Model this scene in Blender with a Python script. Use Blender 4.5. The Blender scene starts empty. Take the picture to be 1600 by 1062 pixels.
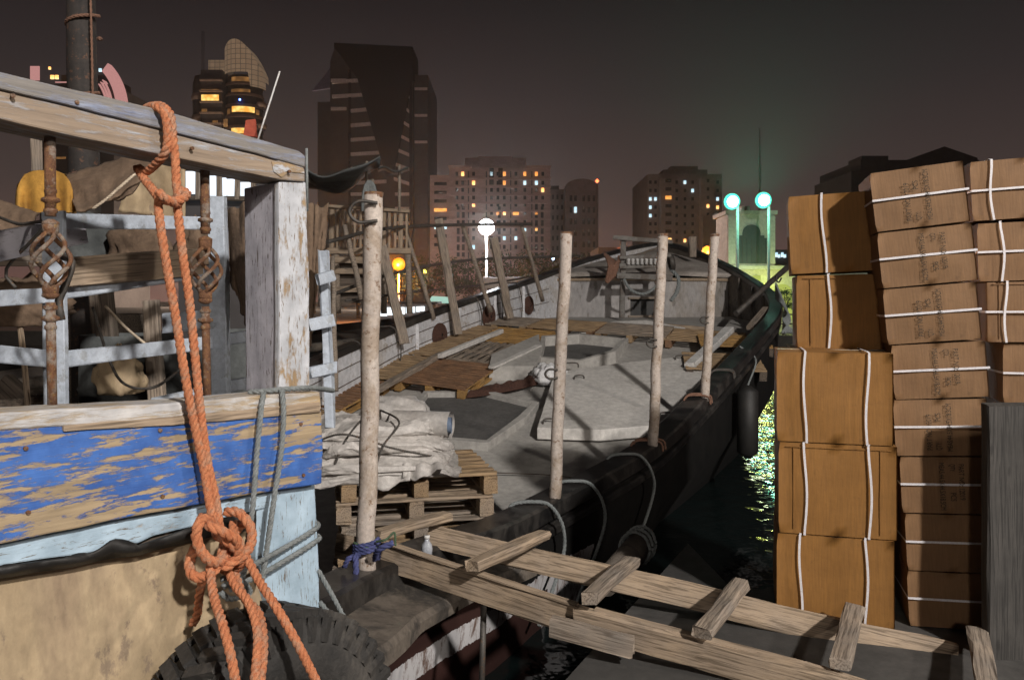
import bpy, bmesh, math, random
import numpy as np
from mathutils import Vector, Matrix, noise
random.seed(7)
R = math.radians
sc = bpy.context.scene
C = sc.collection
# ------------------------------------------------------------------ camera
F = 1250.0; CX = 800.0; HY = 470.0; EYE = 1.65
cam_d = bpy.data.cameras.new('camera'); cam = bpy.data.objects.new('camera', cam_d); C.objects.link(cam)
cam.location = (0, 0, EYE); cam.rotation_euler = (R(90), 0, 0)
cam_d.sensor_width = 36; cam_d.lens = F/1600*36; cam_d.shift_y = -(531-HY)/1600.0
cam_d.clip_start = 0.05; cam_d.clip_end = 3000
sc.camera = cam
# ------------------------------------------------------------------ world (city-lit night sky)
w = bpy.data.worlds.new('World'); sc.world = w; w.use_nodes = True
nt = w.node_tree; nt.nodes.clear()
wo = nt.nodes.new('ShaderNodeOutputWorld'); bg = nt.nodes.new('ShaderNodeBackground')
tc = nt.nodes.new('ShaderNodeTexCoord'); sx = nt.nodes.new('ShaderNodeSeparateXYZ')
rp = nt.nodes.new('ShaderNodeValToRGB')
nt.links.new(tc.outputs['Generated'], sx.inputs[0]); nt.links.new(sx.outputs['Z'], rp.inputs[0])
cr = rp.color_ramp
stops = [(0.0, (.16,.078,.064)), (.05, (.10,.060,.052)), (.13, (.057,.041,.037)), (.25, (.029,.0225,.0225)), (.38, (.0095,.0075,.0085)), (1, (.006,.005,.006))]
cr.elements[0].position = 0; cr.elements[0].color = stops[0][1]+(1,)
cr.elements[1].position = 1; cr.elements[1].color = stops[-1][1]+(1,)
for p, c in stops[1:-1]:
    e = cr.elements.new(p); e.color = c+(1,)
nt.links.new(rp.outputs[0], bg.inputs[0]); bg.inputs[1].default_value = 1.0
nt.links.new(bg.outputs[0], wo.inputs[0])
# ------------------------------------------------------------------ quay floodlights, plus an added fill lamp behind the camera
def lamp(name, loc, power, col, rad=.25, kind='POINT'):
    l = bpy.data.lights.new(name, kind); l.energy = power; l.color = col; l.shadow_soft_size = rad
    o = bpy.data.objects.new(name, l); o.location = loc; C.objects.link(o); return o
lamp('quay_flood_and_fill', (7.4, -10, 10.2), 14500, (1.0, .94, .88), .35)
lamp('quay_flood_and_fill', (8.5, -.3, 4.6), 1000, (1.0, .90, .80), .2)
lamp('quay_flood_and_fill', (-3.0, -12, 5.5), 1300, (1.0, .90, .80), .6)  # added fill lamp for the left-facing sides, not a quay floodlight
sc.view_settings.view_transform = 'Standard'; sc.view_settings.look = 'None'
sc.view_settings.exposure = 0; sc.view_settings.gamma = 1
try: sc.view_settings.use_curve_mapping = False
except Exception: pass
sc.cycles.volume_bounces = 0
sc.cycles.max_bounces = 6
sc.cycles.volume_max_steps = 64

# ------------------------------------------------------------------ helpers
def P(px, py, Y): return Vector(((px-CX)*Y/F, Y, EYE-(py-HY)*Y/F))
class MB:
    def __init__(s): s.v = []; s.f = []; s.sm = []; s.auto = None
    def add(s, vs, fs, smooth=False):
        b = len(s.v); s.v += [tuple(v) for v in vs]
        for f in fs: s.f.append([i+b for i in f]); s.sm.append(smooth)
        return s
    def box(s, c, d, m=None):
        x, y, z = [k/2 for k in d]; c = Vector(c)
        vs = [Vector((i*x, j*y, k*z)) for i in (-1,1) for j in (-1,1) for k in (-1,1)]
        if m: vs = [m @ v for v in vs]
        return s.add([c+v for v in vs], [(0,1,3,2),(4,6,7,5),(0,4,5,1),(2,3,7,6),(0,2,6,4),(1,5,7,3)])
    def grid(s, rows, smooth=True, close_u=False, close_v=False):
        n = len(rows); k = len(rows[0]); vs = [p for r in rows for p in r]; fs = []
        for i in range(n if close_v else n-1):
            for j in range(k if close_u else k-1):
                a = i*k+j; b = i*k+(j+1)%k; c2 = ((i+1)%n)*k+(j+1)%k; d = ((i+1)%n)*k+j
                fs.append((a, b, c2, d))
        return s.add(vs, fs, smooth)
    def tube(s, pts, r, n=8, caps=True, smooth=True):
        pts = [Vector(p) for p in pts]; rows = []
        rr = r if isinstance(r, (list, tuple)) else [r]*len(pts)
        up = None
        for i, p in enumerate(pts):
            t = (pts[min(i+1, len(pts)-1)]-pts[max(i-1, 0)])
            t = t.normalized() if t.length > 1e-9 else Vector((0,0,1))
            if up is None:
                up = t.orthogonal().normalized()
            else:
                up = (up - t*up.dot(t))
                up = up.normalized() if up.length > 1e-6 else t.orthogonal().normalized()
            b = t.cross(up)
            rows.append([p+(up*math.cos(a)+b*math.sin(a))*rr[i] for a in [2*math.pi*q/n for q in range(n)]])
        base = len(s.v); s.grid(rows, smooth, close_u=True)
        if caps:
            s.f.append([base+q for q in range(n)][::-1]); s.sm.append(False)
            e = base+(len(pts)-1)*n; s.f.append([e+q for q in range(n)]); s.sm.append(False)
        return s
    def lathe(s, prof, n=20, c=(0,0,0), smooth=True):
        c = Vector(c)
        rows = [[c+Vector((r*math.cos(2*math.pi*q/n), r*math.sin(2*math.pi*q/n), z)) for q in range(n)] for r, z in prof]
        return s.grid(rows, smooth, close_u=True)
    def prism(s, poly, vec, smooth=False):
        n = len(poly); poly = [Vector(p) for p in poly]; vec = Vector(vec)
        vs = poly+[p+vec for p in poly]
        fs = [list(range(n)), list(range(2*n-1, n-1, -1))]+[(i, i+n, (i+1) % n+n, (i+1) % n) for i in range(n)]
        return s.add(vs, fs, smooth)
    def beam(s, A, B, w_, h_, up=(0,0,1), seg=None, jit=.004, ch=None, w2=None, h2=None):
        """plank from A to B, chamfered and slightly uneven"""
        A = Vector(A); B = Vector(B); L = (B-A).length; x = (B-A).normalized(); up = Vector(up)
        y = up.cross(x).normalized(); z = x.cross(y)
        if not s.v:
            s.auto = Matrix.Identity(4)
            for i in range(3): s.auto[i][0] = x[i]; s.auto[i][1] = y[i]; s.auto[i][2] = z[i]; s.auto[i][3] = A[i]
        seg = seg or max(2, int(L/.12)); ch = ch if ch is not None else min(w_, h_)*.12
        rows = []; ph = random.uniform(0, 99)
        for i in range(seg+1):
            t = i/seg; p = A.lerp(B, t)
            ww = (w_+((w2 or w_)-w_)*t)/2; hh = (h_+((h2 or h_)-h_)*t)/2
            oct_ = [(-ww, -hh+ch), (-ww, hh-ch), (-ww+ch, hh), (ww-ch, hh), (ww, hh-ch), (ww, -hh+ch), (ww-ch, -hh), (-ww+ch, -hh)]
            ring = []
            for q, (a, b) in enumerate(oct_):
                nn = noise.noise_vector(Vector((ph+t*L*3.1, q*.7, ph)))*jit*2
                ring.append(p+y*(a+nn.x)+z*(b+nn.y)+x*(nn.z*(1 if 0 < i < seg else 2)))
            rows.append(ring)
        base = len(s.v); s.grid(rows, False, close_u=True)
        s.f.append([base+q for q in range(8)][::-1]); s.sm.append(False)
        e = base+seg*8; s.f.append([e+q for q in range(8)]); s.sm.append(False)
        return s
    def xf(s, m):
        s.v = [tuple(m @ Vector(v)) for v in s.v]; return s
    def build(s, name, mat, parent=None, bevel=0, local=False, matrix=None, fix=True):
        me = bpy.data.meshes.new(name)
        vs = s.v
        if matrix is None and s.auto is not None: matrix = s.auto
        if matrix is not None:
            inv = matrix.inverted(); vs = [tuple(inv @ Vector(v)) for v in vs]
        me.from_pydata(vs, [], s.f); me.polygons.foreach_set('use_smooth', s.sm); me.update()
        if fix:
            bm = bmesh.new(); bm.from_mesh(me); bmesh.ops.recalc_face_normals(bm, faces=bm.faces); bm.to_mesh(me); bm.free()
        o = bpy.data.objects.new(name, me); C.objects.link(o); me.materials.append(mat)
        if matrix is not None: o.matrix_basis = matrix
        if parent is not None:
            o.parent = parent
            if not local: o.matrix_parent_inverse = WORLD[parent.name].inverted()
        WORLD[o.name] = (WORLD[parent.name] @ o.matrix_basis) if (parent is not None and local) else o.matrix_basis.copy()
        if bevel:
            m = o.modifiers.new('bevel', 'BEVEL'); m.width = bevel; m.segments = 2; m.limit_method = 'ANGLE'
        return o
WORLD = {}
def tag(o, label, cat=None, group=None, kind=None):
    if label: o['label'] = label
    if cat: o['category'] = cat
    if group: o['group'] = group
    if kind: o['kind'] = kind
    return o
def thing(name, loc, label, cat, group=None, rot=(0,0,0), matrix=None):
    o = bpy.data.objects.new(name, None); C.objects.link(o)
    o.matrix_basis = matrix if matrix is not None else (Matrix.Translation(Vector(loc)) @ Matrix.Rotation(rot[2], 4, 'Z') @ Matrix.Rotation(rot[1], 4, 'Y') @ Matrix.Rotation(rot[0], 4, 'X'))
    o.empty_display_size = .1
    WORLD[o.name] = o.matrix_basis.copy()
    return tag(o, label, cat, group)
def copy_tree(o, parent=None):
    c = o.copy(); C.objects.link(c); c.parent = parent
    for ch in [q for q in list(bpy.data.objects) if q.parent == o]: copy_tree(ch, c)
    WORLD[c.name] = c.matrix_basis.copy()
    return c
def crs(pts, step=.02):
    """Catmull-Rom through the points, resampled"""
    pts = [Vector(p) for p in pts]; out = []
    q = [pts[0]*2-pts[1]]+pts+[pts[-1]*2-pts[-2]]
    for i in range(1, len(q)-2):
        n = max(2, int((q[i+1]-q[i]).length/step))
        for k in range(n):
            t = k/n; a, b, c, d = q[i-1], q[i], q[i+1], q[i+2]
            out.append(.5*((2*b)+(c-a)*t+(2*a-5*b+4*c-d)*t*t+(3*b-a-3*c+d)*t**3))
    out.append(pts[-1]); return out
def rope_mb(mb, pts, r, pitch=6.5, step=None, strands=3, n=6):
    path = crs(pts, step or r*.75); s = 0; up = None; rows = [[] for _ in range(strands)]
    for i, p in enumerate(path):
        t = (path[min(i+1, len(path)-1)]-path[max(i-1, 0)]).normalized()
        if up is None: up = t.orthogonal().normalized()
        else: up = (up-t*up.dot(t)).normalized()
        b = t.cross(up)
        if i: s += (p-path[i-1]).length
        for k in range(strands):
            a = 2*math.pi*(s/(pitch*r)+k/strands)
            rows[k].append(p+(up*math.cos(a)+b*math.sin(a))*r*.5)
    for k in range(strands): mb.tube(rows[k], r*.58, n)
    return mb
def hermite(xs, ys):
    xs = np.array(xs, float); ys = np.array(ys, float); m = np.gradient(ys, xs)
    def f(x):
        x = min(max(x, xs[0]), xs[-1]); i = int(min(max(np.searchsorted(xs, x)-1, 0), len(xs)-2))
        h = xs[i+1]-xs[i]; t = (x-xs[i])/h
        return float((2*t**3-3*t*t+1)*ys[i]+(t**3-2*t*t+t)*h*m[i]+(-2*t**3+3*t*t)*ys[i+1]+(t**3-t*t)*h*m[i+1])
    return f

# ------------------------------------------------------------------ materials
MATS = {}
def nodes(name):
    m = bpy.data.materials.new(name); m.use_nodes = True; n = m.node_tree; b = n.nodes['Principled BSDF']
    return m, n, b
def L(n, a, b): n.links.new(a, b)
def mapping(n, scale, coord='Object', loc=(0,0,0)):
    t = n.nodes.new('ShaderNodeTexCoord'); mp = n.nodes.new('ShaderNodeMapping'); mp.inputs['Scale'].default_value = scale
    mp.inputs['Location'].default_value = loc
    L(n, t.outputs[coord], mp.inputs[0]); return mp.outputs[0]
def noise_n(n, vec, scale, detail=6, rough=.6, dist=0):
    t = n.nodes.new('ShaderNodeTexNoise'); t.inputs['Scale'].default_value = scale; t.inputs['Detail'].default_value = detail
    t.inputs['Roughness'].default_value = rough; t.inputs['Distortion'].default_value = dist
    L(n, vec, t.inputs['Vector']); return t.outputs['Fac']
def ramp(n, fac, stops_):
    r = n.nodes.new('ShaderNodeValToRGB'); e = r.color_ramp.elements
    e[0].position = stops_[0][0]; e[0].color = tuple(stops_[0][1])+(1,)
    e[1].position = stops_[-1][0]; e[1].color = tuple(stops_[-1][1])+(1,)
    for p, c in stops_[1:-1]:
        k = e.new(p); k.color = tuple(c)+(1,)
    L(n, fac, r.inputs[0]); return r.outputs[0]
def mix(n, fac, a, b, mode='MIX'):
    m = n.nodes.new('ShaderNodeMix'); m.data_type = 'RGBA'; m.blend_type = mode
    for inp, v in ((m.inputs['Factor'], fac), (m.inputs[6], a), (m.inputs[7], b)):
        if hasattr(v, 'links') or hasattr(v, 'is_linked'): L(n, v, inp)
        elif isinstance(v, (int, float)): inp.default_value = v
        else: inp.default_value = tuple(v)+(1,)
    return m.outputs[2]
def math_n(n, op, a, b=0.0):
    m = n.nodes.new('ShaderNodeMath'); m.operation = op
    for i, v in enumerate((a, b)):
        if hasattr(v, 'is_linked'): L(n, v, m.inputs[i])
        else: m.inputs[i].default_value = v
    return m.outputs[0]
def bump(n, b, h, strength=.3, dist=.01):
    k = n.nodes.new('ShaderNodeBump'); k.inputs['Strength'].default_value = strength; k.inputs['Distance'].default_value = dist
    L(n, h, k.inputs['Height']); L(n, k.outputs[0], b.inputs['Normal'])
def bw(v): return (v, v, v)
def wood(name, c1, c2, c3=None, rough=.8, scale=1, bs=.35):
    m, n, b = nodes(name)
    v = mapping(n, (2.2*scale, 26*scale, 26*scale)); g = noise_n(n, v, 1.5, 8, .65, .6)
    v2 = mapping(n, (4*scale, 110*scale, 110*scale)); g2 = noise_n(n, v2, 1.0, 4, .6)
    v3 = mapping(n, (1, 1, 1)); bl = noise_n(n, v3, 5*scale, 5, .6)
    col = ramp(n, g, [(.3, c1), (.7, c2)])
    col = mix(n, ramp(n, bl, [(.35, bw(0)), (.7, bw(.75))]), col, c3 or [x*.6 for x in c1])
    col = mix(n, ramp(n, g2, [(.40, bw(.75)), (.52, bw(0))]), col, [x*.35 for x in c1])
    vk = mapping(n, (7*scale, 22*scale, 22*scale)); vo = n.nodes.new('ShaderNodeTexVoronoi'); vo.inputs['Scale'].default_value = .55
    L(n, vk, vo.inputs['Vector'])
    col = mix(n, ramp(n, vo.outputs['Distance'], [(.07, bw(.7)), (.14, bw(0))]), col, [x*.35 for x in c1])
    L(n, col, b.inputs['Base Color']); b.inputs['Roughness'].default_value = rough
    h = math_n(n, 'ADD', g, math_n(n, 'MULTIPLY', g2, .8)); bump(n, b, h, bs, .012)
    return m
def painted(name, wood_c, paint, cover=.5, scale=1, stretch=4, paint2=None, bs=.5, crack=True, soft=.03):
    """weathered wood with flaking paint; higher cover = more paint"""
    m, n, b = nodes(name)
    v = mapping(n, (2.0, 30, 30)); g = noise_n(n, v, 1.5, 8, .65, .4)
    wcol = ramp(n, g, [(.3, [x*.55 for x in wood_c]), (.65, wood_c)])
    vp = mapping(n, (3*scale, 3*scale*stretch, 3*scale*stretch)); f = noise_n(n, vp, 1.3, 12, .68, .25)
    vb = mapping(n, (1.6, 4, 4), loc=(3, 1, 7)); fb = noise_n(n, vb, 1.0, 3, .5)
    fine = noise_n(n, mapping(n, (22, 60, 60)), 1.6, 8, .8); f = math_n(n, 'ADD', math_n(n, 'ADD', math_n(n, 'MULTIPLY', f, .60), math_n(n, 'MULTIPLY', fb, .22)), math_n(n, 'MULTIPLY', fine, .18))
    thr = .5+(cover-.5)*.32
    mask = ramp(n, f, [(thr-soft, bw(1)), (thr+soft, bw(0))])
    pv = noise_n(n, mapping(n, (1, 1, 1)), 9, 4, .6)
    pc = ramp(n, pv, [(.3, [x*.7 for x in paint]), (.7, paint2 or paint)])
    if crack:
        vc = mapping(n, (14, 120, 120)); c2 = noise_n(n, vc, 1.0, 8, .75, .5)
        cm = ramp(n, c2, [(.395, bw(1)), (.43, bw(0))]); pc = mix(n, cm, pc, [x*.35 for x in wood_c])
    L(n, mix(n, mask, wcol, pc), b.inputs['Base Color']); b.inputs['Roughness'].default_value = .75
    h = math_n(n, 'ADD', math_n(n, 'MULTIPLY', mask, .5), math_n(n, 'MULTIPLY', g, .6)); bump(n, b, h, bs, .008)
    return m
def mottled(name, c1, c2, scale=6, rough=.8, c3=None, bs=.25, metal=0, stretch=(1,1,1), spot=None, bd=.01):
    m, n, b = nodes(name)
    v = mapping(n, stretch); f = noise_n(n, v, scale, 8, .65); f2 = noise_n(n, v, scale*7, 5, .7)
    col = ramp(n, f, [(.32, c1), (.68, c2)])
    if c3: col = mix(n, ramp(n, noise_n(n, v, scale*.45, 6, .7, .4), [(.50, bw(0)), (.60, bw(.85))]), col, c3)
    if spot: col = mix(n, ramp(n, noise_n(n, v, scale*3.2, 6, .75), [(.57, bw(0)), (.63, bw(.9))]), col, spot)
    col = mix(n, .5, col, ramp(n, f2, [(.3, bw(.45)), (.7, bw(1.25))]), 'MULTIPLY')
    L(n, col, b.inputs['Base Color']); b.inputs['Roughness'].default_value = rough; b.inputs['Metallic'].default_value = metal
    bump(n, b, math_n(n, 'ADD', f, f2), bs, bd); return m
def emit(name, col, s):
    m, n, b = nodes(name); b.inputs['Base Color'].default_value = (0,0,0,1)
    b.inputs['Emission Color'].default_value = tuple(col)+(1,); b.inputs['Emission Strength'].default_value = s; return m
def glow_win(name, c1, c2, s, sc_=1.2):
    m, n, b = nodes(name); v = mapping(n, (1,1,1)); vo = n.nodes.new('ShaderNodeTexVoronoi'); vo.inputs['Scale'].default_value = sc_; L(n, v, vo.inputs['Vector'])
    L(n, ramp(n, vo.outputs['Distance'], [(.1, c1), (.7, c2)]), b.inputs['Emission Color']); b.inputs['Emission Strength'].default_value = s
    b.inputs['Base Color'].default_value = (.05,.05,.05,1); return m
M = dict(
 deck=mottled('deck_paint', (.38,.365,.34), (.45,.435,.41), 1.6, .85, c3=(.33,.315,.295), bs=.12),
 slab=mottled('hatch_board', (.58,.56,.53), (.65,.63,.60), 2, .8, c3=(.54,.52,.49), bs=.12),
 hatchshade=mottled('hatch_inside', (.08,.078,.075), (.13,.125,.12), 3, .9),
 port=mottled('bulwark_paint', (.56,.57,.60), (.68,.68,.70), 2.0, .8, c3=(.50,.47,.44), spot=(.36,.31,.26)),
 fore=mottled('forecastle_paint', (.34,.33,.33), (.42,.40,.39), 1.6, .8, c3=(.28,.25,.22), spot=(.2,.18,.16), stretch=(1,1,.4)),
 foredeck=mottled('foredeck_boards', (.36,.32,.29), (.46,.42,.38), 2.5, .9, c3=(.28,.25,.22)),
 white=mottled('old_white_paint', (.5,.5,.5), (.7,.69,.67), 6, .7, spot=(.25,.2,.15)),
 pipe=mottled('scaffold_pipe', (.48,.41,.36), (.60,.53,.47), 7, .75, c3=(.38,.30,.23), spot=(.20,.12,.07)),
 rust=mottled('rusty_iron', (.10,.045,.025), (.24,.11,.05), 30, .8, c3=(.30,.26,.22), spot=(.34,.20,.06), bs=.7),
 darkiron=mottled('dark_iron', (.05,.045,.04), (.11,.10,.09), 12, .6, spot=(.15,.08,.04), metal=.3),
 rubber=mottled('tyre_rubber', (.022,.021,.02), (.05,.046,.042), 9, .75, c3=(.085,.076,.066), bs=.5),
 blackflap=mottled('black_rubber_sheet', (.008,.008,.008), (.022,.02,.018), 7, .6),
 wood=wood('bare_timber', (.32,.235,.155), (.44,.335,.235), (.26,.21,.165)),
 woodgrey=wood('grey_timber', (.26,.20,.15), (.38,.31,.24), (.19,.17,.15)),
 woodgold=wood('golden_timber', (.50,.33,.14), (.62,.45,.22), (.34,.22,.10)),
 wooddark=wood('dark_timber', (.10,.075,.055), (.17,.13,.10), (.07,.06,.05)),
 pallet=wood('pallet_timber', (.33,.215,.11), (.47,.33,.19), (.24,.17,.11)),
 palletred=wood('reddish_pallet_timber', (.24,.12,.06), (.34,.19,.10), (.14,.09,.06)),
 palletgold=wood('yellow_pallet_timber', (.40,.22,.06), (.50,.30,.10), (.28,.17,.08)),
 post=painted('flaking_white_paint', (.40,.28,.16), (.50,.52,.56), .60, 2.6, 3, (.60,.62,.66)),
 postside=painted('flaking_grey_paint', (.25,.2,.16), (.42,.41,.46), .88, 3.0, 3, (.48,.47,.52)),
 rail=painted('flaking_pale_paint', (.34,.26,.19), (.42,.44,.48), .37, 1.6, 7, (.46,.49,.54), crack=False, soft=.05),
 railblue=painted('worn_blue_grey_paint', (.27,.25,.23), (.20,.24,.40), .42, 1.6, 8, (.34,.38,.47), crack=False, soft=.06),
 blue=painted('flaking_blue_paint', (.42,.32,.20), (.030,.10,.38), .48, 1.5, 7, (.06,.17,.50), crack=False, soft=.018),
 cap=painted('worn_pale_cap', (.46,.34,.20), (.50,.50,.52), .48, 1.5, 8, (.58,.57,.56), crack=False, soft=.05),
 sky=painted('flaking_sky_blue_paint', (.40,.34,.27), (.36,.49,.60), .80, 1.6, 3, (.44,.57,.68)),
 lattice=mottled('pale_blue_gloss', (.38,.43,.50), (.48,.53,.60), 5, .7, spot=(.30,.32,.34)),
 ply=mottled('stained_shaded_plywood', (.30,.22,.13), (.50,.39,.25), 2.6, .8, c3=(.25,.18,.12), spot=(.24,.18,.125), stretch=(1,1,.55)),  # patches mix real stains with shadow shapes put into the colour
 orange=mottled('orange_rope', (.56,.18,.075), (.76,.31,.15), 45, .95, c3=(.55,.31,.20), bs=1.0, bd=.006, spot=(.42,.13,.06)),
 greyrope=mottled('grey_rope', (.17,.19,.19), (.28,.30,.30), 40, .9, bs=.6),
 brownrope=mottled('brown_rope', (.17,.09,.06), (.28,.15,.10), 40, .9, bs=.6),
 bluerope=mottled('blue_rag', (.04,.05,.14), (.09,.10,.26), 20, .9),
 greenrope=mottled('green_twine', (.05,.09,.05), (.10,.16,.09), 20, .9),
 tarp=mottled('grey_tarpaulin', (.46,.43,.40), (.60,.57,.54), 4, .5, c3=(.40,.37,.345), bs=.35, bd=.01),
 tarpblue=mottled('blue_lining', (.12,.17,.27), (.22,.28,.38), 10, .6),
 canvas=mottled('brown_canvas', (.11,.072,.047), (.185,.125,.082), 7, .95, bs=.4),
 canvasdark=mottled('dark_awning', (.05,.055,.055), (.13,.14,.14), 3, .9, bs=.5),
 yellow=mottled('mustard_canvas', (.30,.15,.025), (.47,.25,.045), 6, .9, c3=(.22,.12,.03), bs=.4),
 white_bag=mottled('white_plastic_bag', (.6,.6,.62), (.8,.8,.8), 6, .4, bs=.6, bd=.03),
 net=mottled('reddish_net', (.09,.04,.03), (.19,.09,.06), 40, .95, bs=1, bd=.03),
 strap=mottled('white_strap', (.62,.6,.63), (.74,.72,.74), 30, .5, bs=.1),
 ink=mottled('faded_ink', (.025,.02,.015), (.06,.045,.03), 40, .9, bs=0),
 tape=mottled('clear_tape', (.5,.42,.32), (.6,.5,.38), 10, .15, bs=.1),
 quay=mottled('quay_concrete', (.038,.036,.034), (.065,.062,.058), 1.5, .9, c3=(.085,.08,.075)),
 ground=mottled('far_shore_ground', (.07,.065,.06), (.12,.11,.10), .2, .9),
 stone=mottled('gatehouse_plaster', (.44,.42,.36), (.54,.52,.45), .9, .85, bs=.1),
 niche=mottled('dark_lattice_screen', (.03,.045,.045), (.055,.07,.07), 4, .6),
 wallpink=mottled('pink_facade', (.34,.23,.20), (.42,.29,.26), .12, .9, bs=0, stretch=(1,1,2)),
 wallgrey=mottled('grey_facade', (.20,.17,.165), (.26,.22,.21), .12, .9, bs=0),
 walldark=mottled('dark_facade', (.05,.045,.046), (.085,.078,.078), .12, .8, bs=0),
 walltan=mottled('tan_facade', (.30,.22,.17), (.40,.30,.24), .12, .9, bs=0),
 band=mottled('pale_floor_band', (.7,.62,.6), (.82,.74,.71), .3, .8, bs=0),
 glass=mottled('dark_glass', (.012,.012,.014), (.02,.02,.024), .2, .15, bs=0),
 foliage=mottled('dark_foliage', (.035,.06,.025), (.08,.12,.05), 1.5, .8),
 trunk=mottled('bark', (.10,.08,.06), (.16,.13,.10), 8, .9),
 mastdark=mottled('tarred_mast', (.018,.015,.014), (.04,.032,.028), 8, .8, spot=(.12,.06,.035)),
 bitt=mottled('worn_grey_timber', (.15,.14,.13), (.22,.21,.195), 6, .85, c3=(.12,.10,.085)),
 blackglass=mottled('black_wedge_glass', (.004,.004,.005), (.008,.008,.009), .2, .9, bs=0),
 lw=glow_win('warm_window', (1,.75,.35), (1,.42,.10), 2.2),
 lo=glow_win('orange_window', (1,.55,.15), (.9,.30,.05), 1.4),
 lc=glow_win('cool_window', (.8,.95,1), (.4,.6,.7), 1.6),
 lpink=emit('pink_floodlit_glow', (.95,.45,.42), .55),  # emission stands in for floodlighting on the tower fins
 lred=emit('red_lit_sign', (1,.25,.12), .45),
 white_light=emit('lit_cabin_window', (.85,.92,1), 1.3),
)
def cardboard(name, c1, c2):
    m, n, b = nodes(name); v = mapping(n, (1,1,1)); f = noise_n(n, v, 5, 6, .6); vf = mapping(n, (120,120,8)); g = noise_n(n, vf, 1, 3, .5)
    col = ramp(n, f, [(.3, c1), (.7, c2)])
    col = mix(n, ramp(n, noise_n(n, v, 13, 6, .75), [(.58, bw(0)), (.72, bw(.5))]), col, [x*.55 for x in c1])
    col = mix(n, .35, col, ramp(n, g, [(.3, bw(.6)), (.7, bw(1.2))]), 'MULTIPLY')
    L(n, col, b.inputs['Base Color']); b.inputs['Roughness'].default_value = .75
    bump(n, b, math_n(n, 'ADD', f, math_n(n, 'MULTIPLY', g, .15)), .25, .02); return m
M['cardorange'] = cardboard('orange_brown_cardboard', (.205,.092,.017), (.265,.122,.025))
M['cardbrown'] = cardboard('brown_cardboard', (.165,.088,.038), (.22,.120,.053))
# black tarred hull with a white boot stripe
def hull_mat():
    m, n, b = nodes('tarred_hull'); v = mapping(n, (1,1,1)); f = noise_n(n, v, 4, 8, .7)
    col = ramp(n, f, [(.3, (.004,.004,.004)), (.72, (.012,.011,.010))])
    t = n.nodes.new('ShaderNodeTexCoord'); s = n.nodes.new('ShaderNodeSeparateXYZ'); L(n, t.outputs['Object'], s.inputs[0])
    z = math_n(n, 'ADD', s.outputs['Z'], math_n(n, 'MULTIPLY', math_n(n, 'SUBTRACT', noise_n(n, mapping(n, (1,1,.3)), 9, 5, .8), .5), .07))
    below = math_n(n, 'MULTIPLY', math_n(n, 'LESS_THAN', z, -.35), math_n(n, 'LESS_THAN', s.outputs['Y'], 6.6)); below2 = math_n(n, 'LESS_THAN', z, -.50)  # bands end by Y; plain black beyond stands in for shade
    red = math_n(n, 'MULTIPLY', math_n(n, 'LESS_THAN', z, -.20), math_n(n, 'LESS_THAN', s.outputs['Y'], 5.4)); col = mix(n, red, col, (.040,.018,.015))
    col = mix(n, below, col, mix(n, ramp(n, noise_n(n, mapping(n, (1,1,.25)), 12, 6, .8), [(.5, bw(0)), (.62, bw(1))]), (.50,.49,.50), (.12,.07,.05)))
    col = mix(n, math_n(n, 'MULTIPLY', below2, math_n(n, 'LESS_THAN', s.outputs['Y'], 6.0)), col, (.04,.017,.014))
    L(n, col, b.inputs['Base Color']); b.inputs['Roughness'].default_value = .8; b.inputs['Specular IOR Level'].default_value = .2; bump(n, b, f, .35, .02); return m
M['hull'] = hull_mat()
M['tar'] = mottled('tarred_rail', (.008,.008,.009), (.026,.024,.022), 5, .34, c3=(.06,.055,.05), bs=.3, bd=.006)
M['tarworn'] = mottled('worn_tarred_timber', (.09,.075,.062), (.19,.16,.13), 5, .7, c3=(.03,.028,.026), bs=.5, stretch=(1,1,1))
def water_mat():
    m, n, b = nodes('dark_water'); b.inputs['Base Color'].default_value = (.006,.010,.010,1); b.inputs['Roughness'].default_value = .06
    v = mapping(n, (1,1,1)); h = math_n(n, 'ADD', noise_n(n, v, 2.6, 3, .5), math_n(n, 'MULTIPLY', noise_n(n, v, .8, 2, .5), 1.5))
    bump(n, b, h, .35, .12); return m
M['water'] = water_mat()

# ================================================================== SETTING
WZ = -.8
g = MB(); g.add([(-900,-60,WZ),(900,-60,WZ),(900,1500,WZ),(-900,1500,WZ)], [(0,1,2,3)]); tag(g.build('water', M['water']), None, kind='structure')
edge = [(-.55,-20),(-.5,1.5),(-.05,2.9),(.22,3.46),(1.2,5.45),(1.27,4.5),(1.75,4.75),(2.4,5.7),(4.6,8),(7.2,12),(9.4,18),(14.2,38)]
def sheet(name, poly, z, depth, mat):
    tag(MB().prism([(x, y, z) for x, y in poly], (0, 0, -depth)).build(name, mat), None, kind='structure')
sheet('quay', edge+[(60,38),(60,-20)], 0, 3, M['quay'])
# far bank
sheet('far_shore', [(-900,44),(-20,44),(5,38.02),(300,38.02),(900,60),(900,1400),(-900,1400)], -.004, 3, M['ground'])
sheet('waterfront_road', [(-300,52),(300,52),(300,60),(-300,60)], .004, .006, mottled('asphalt', (.04,.04,.04), (.06,.06,.06), 1, .9))

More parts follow.
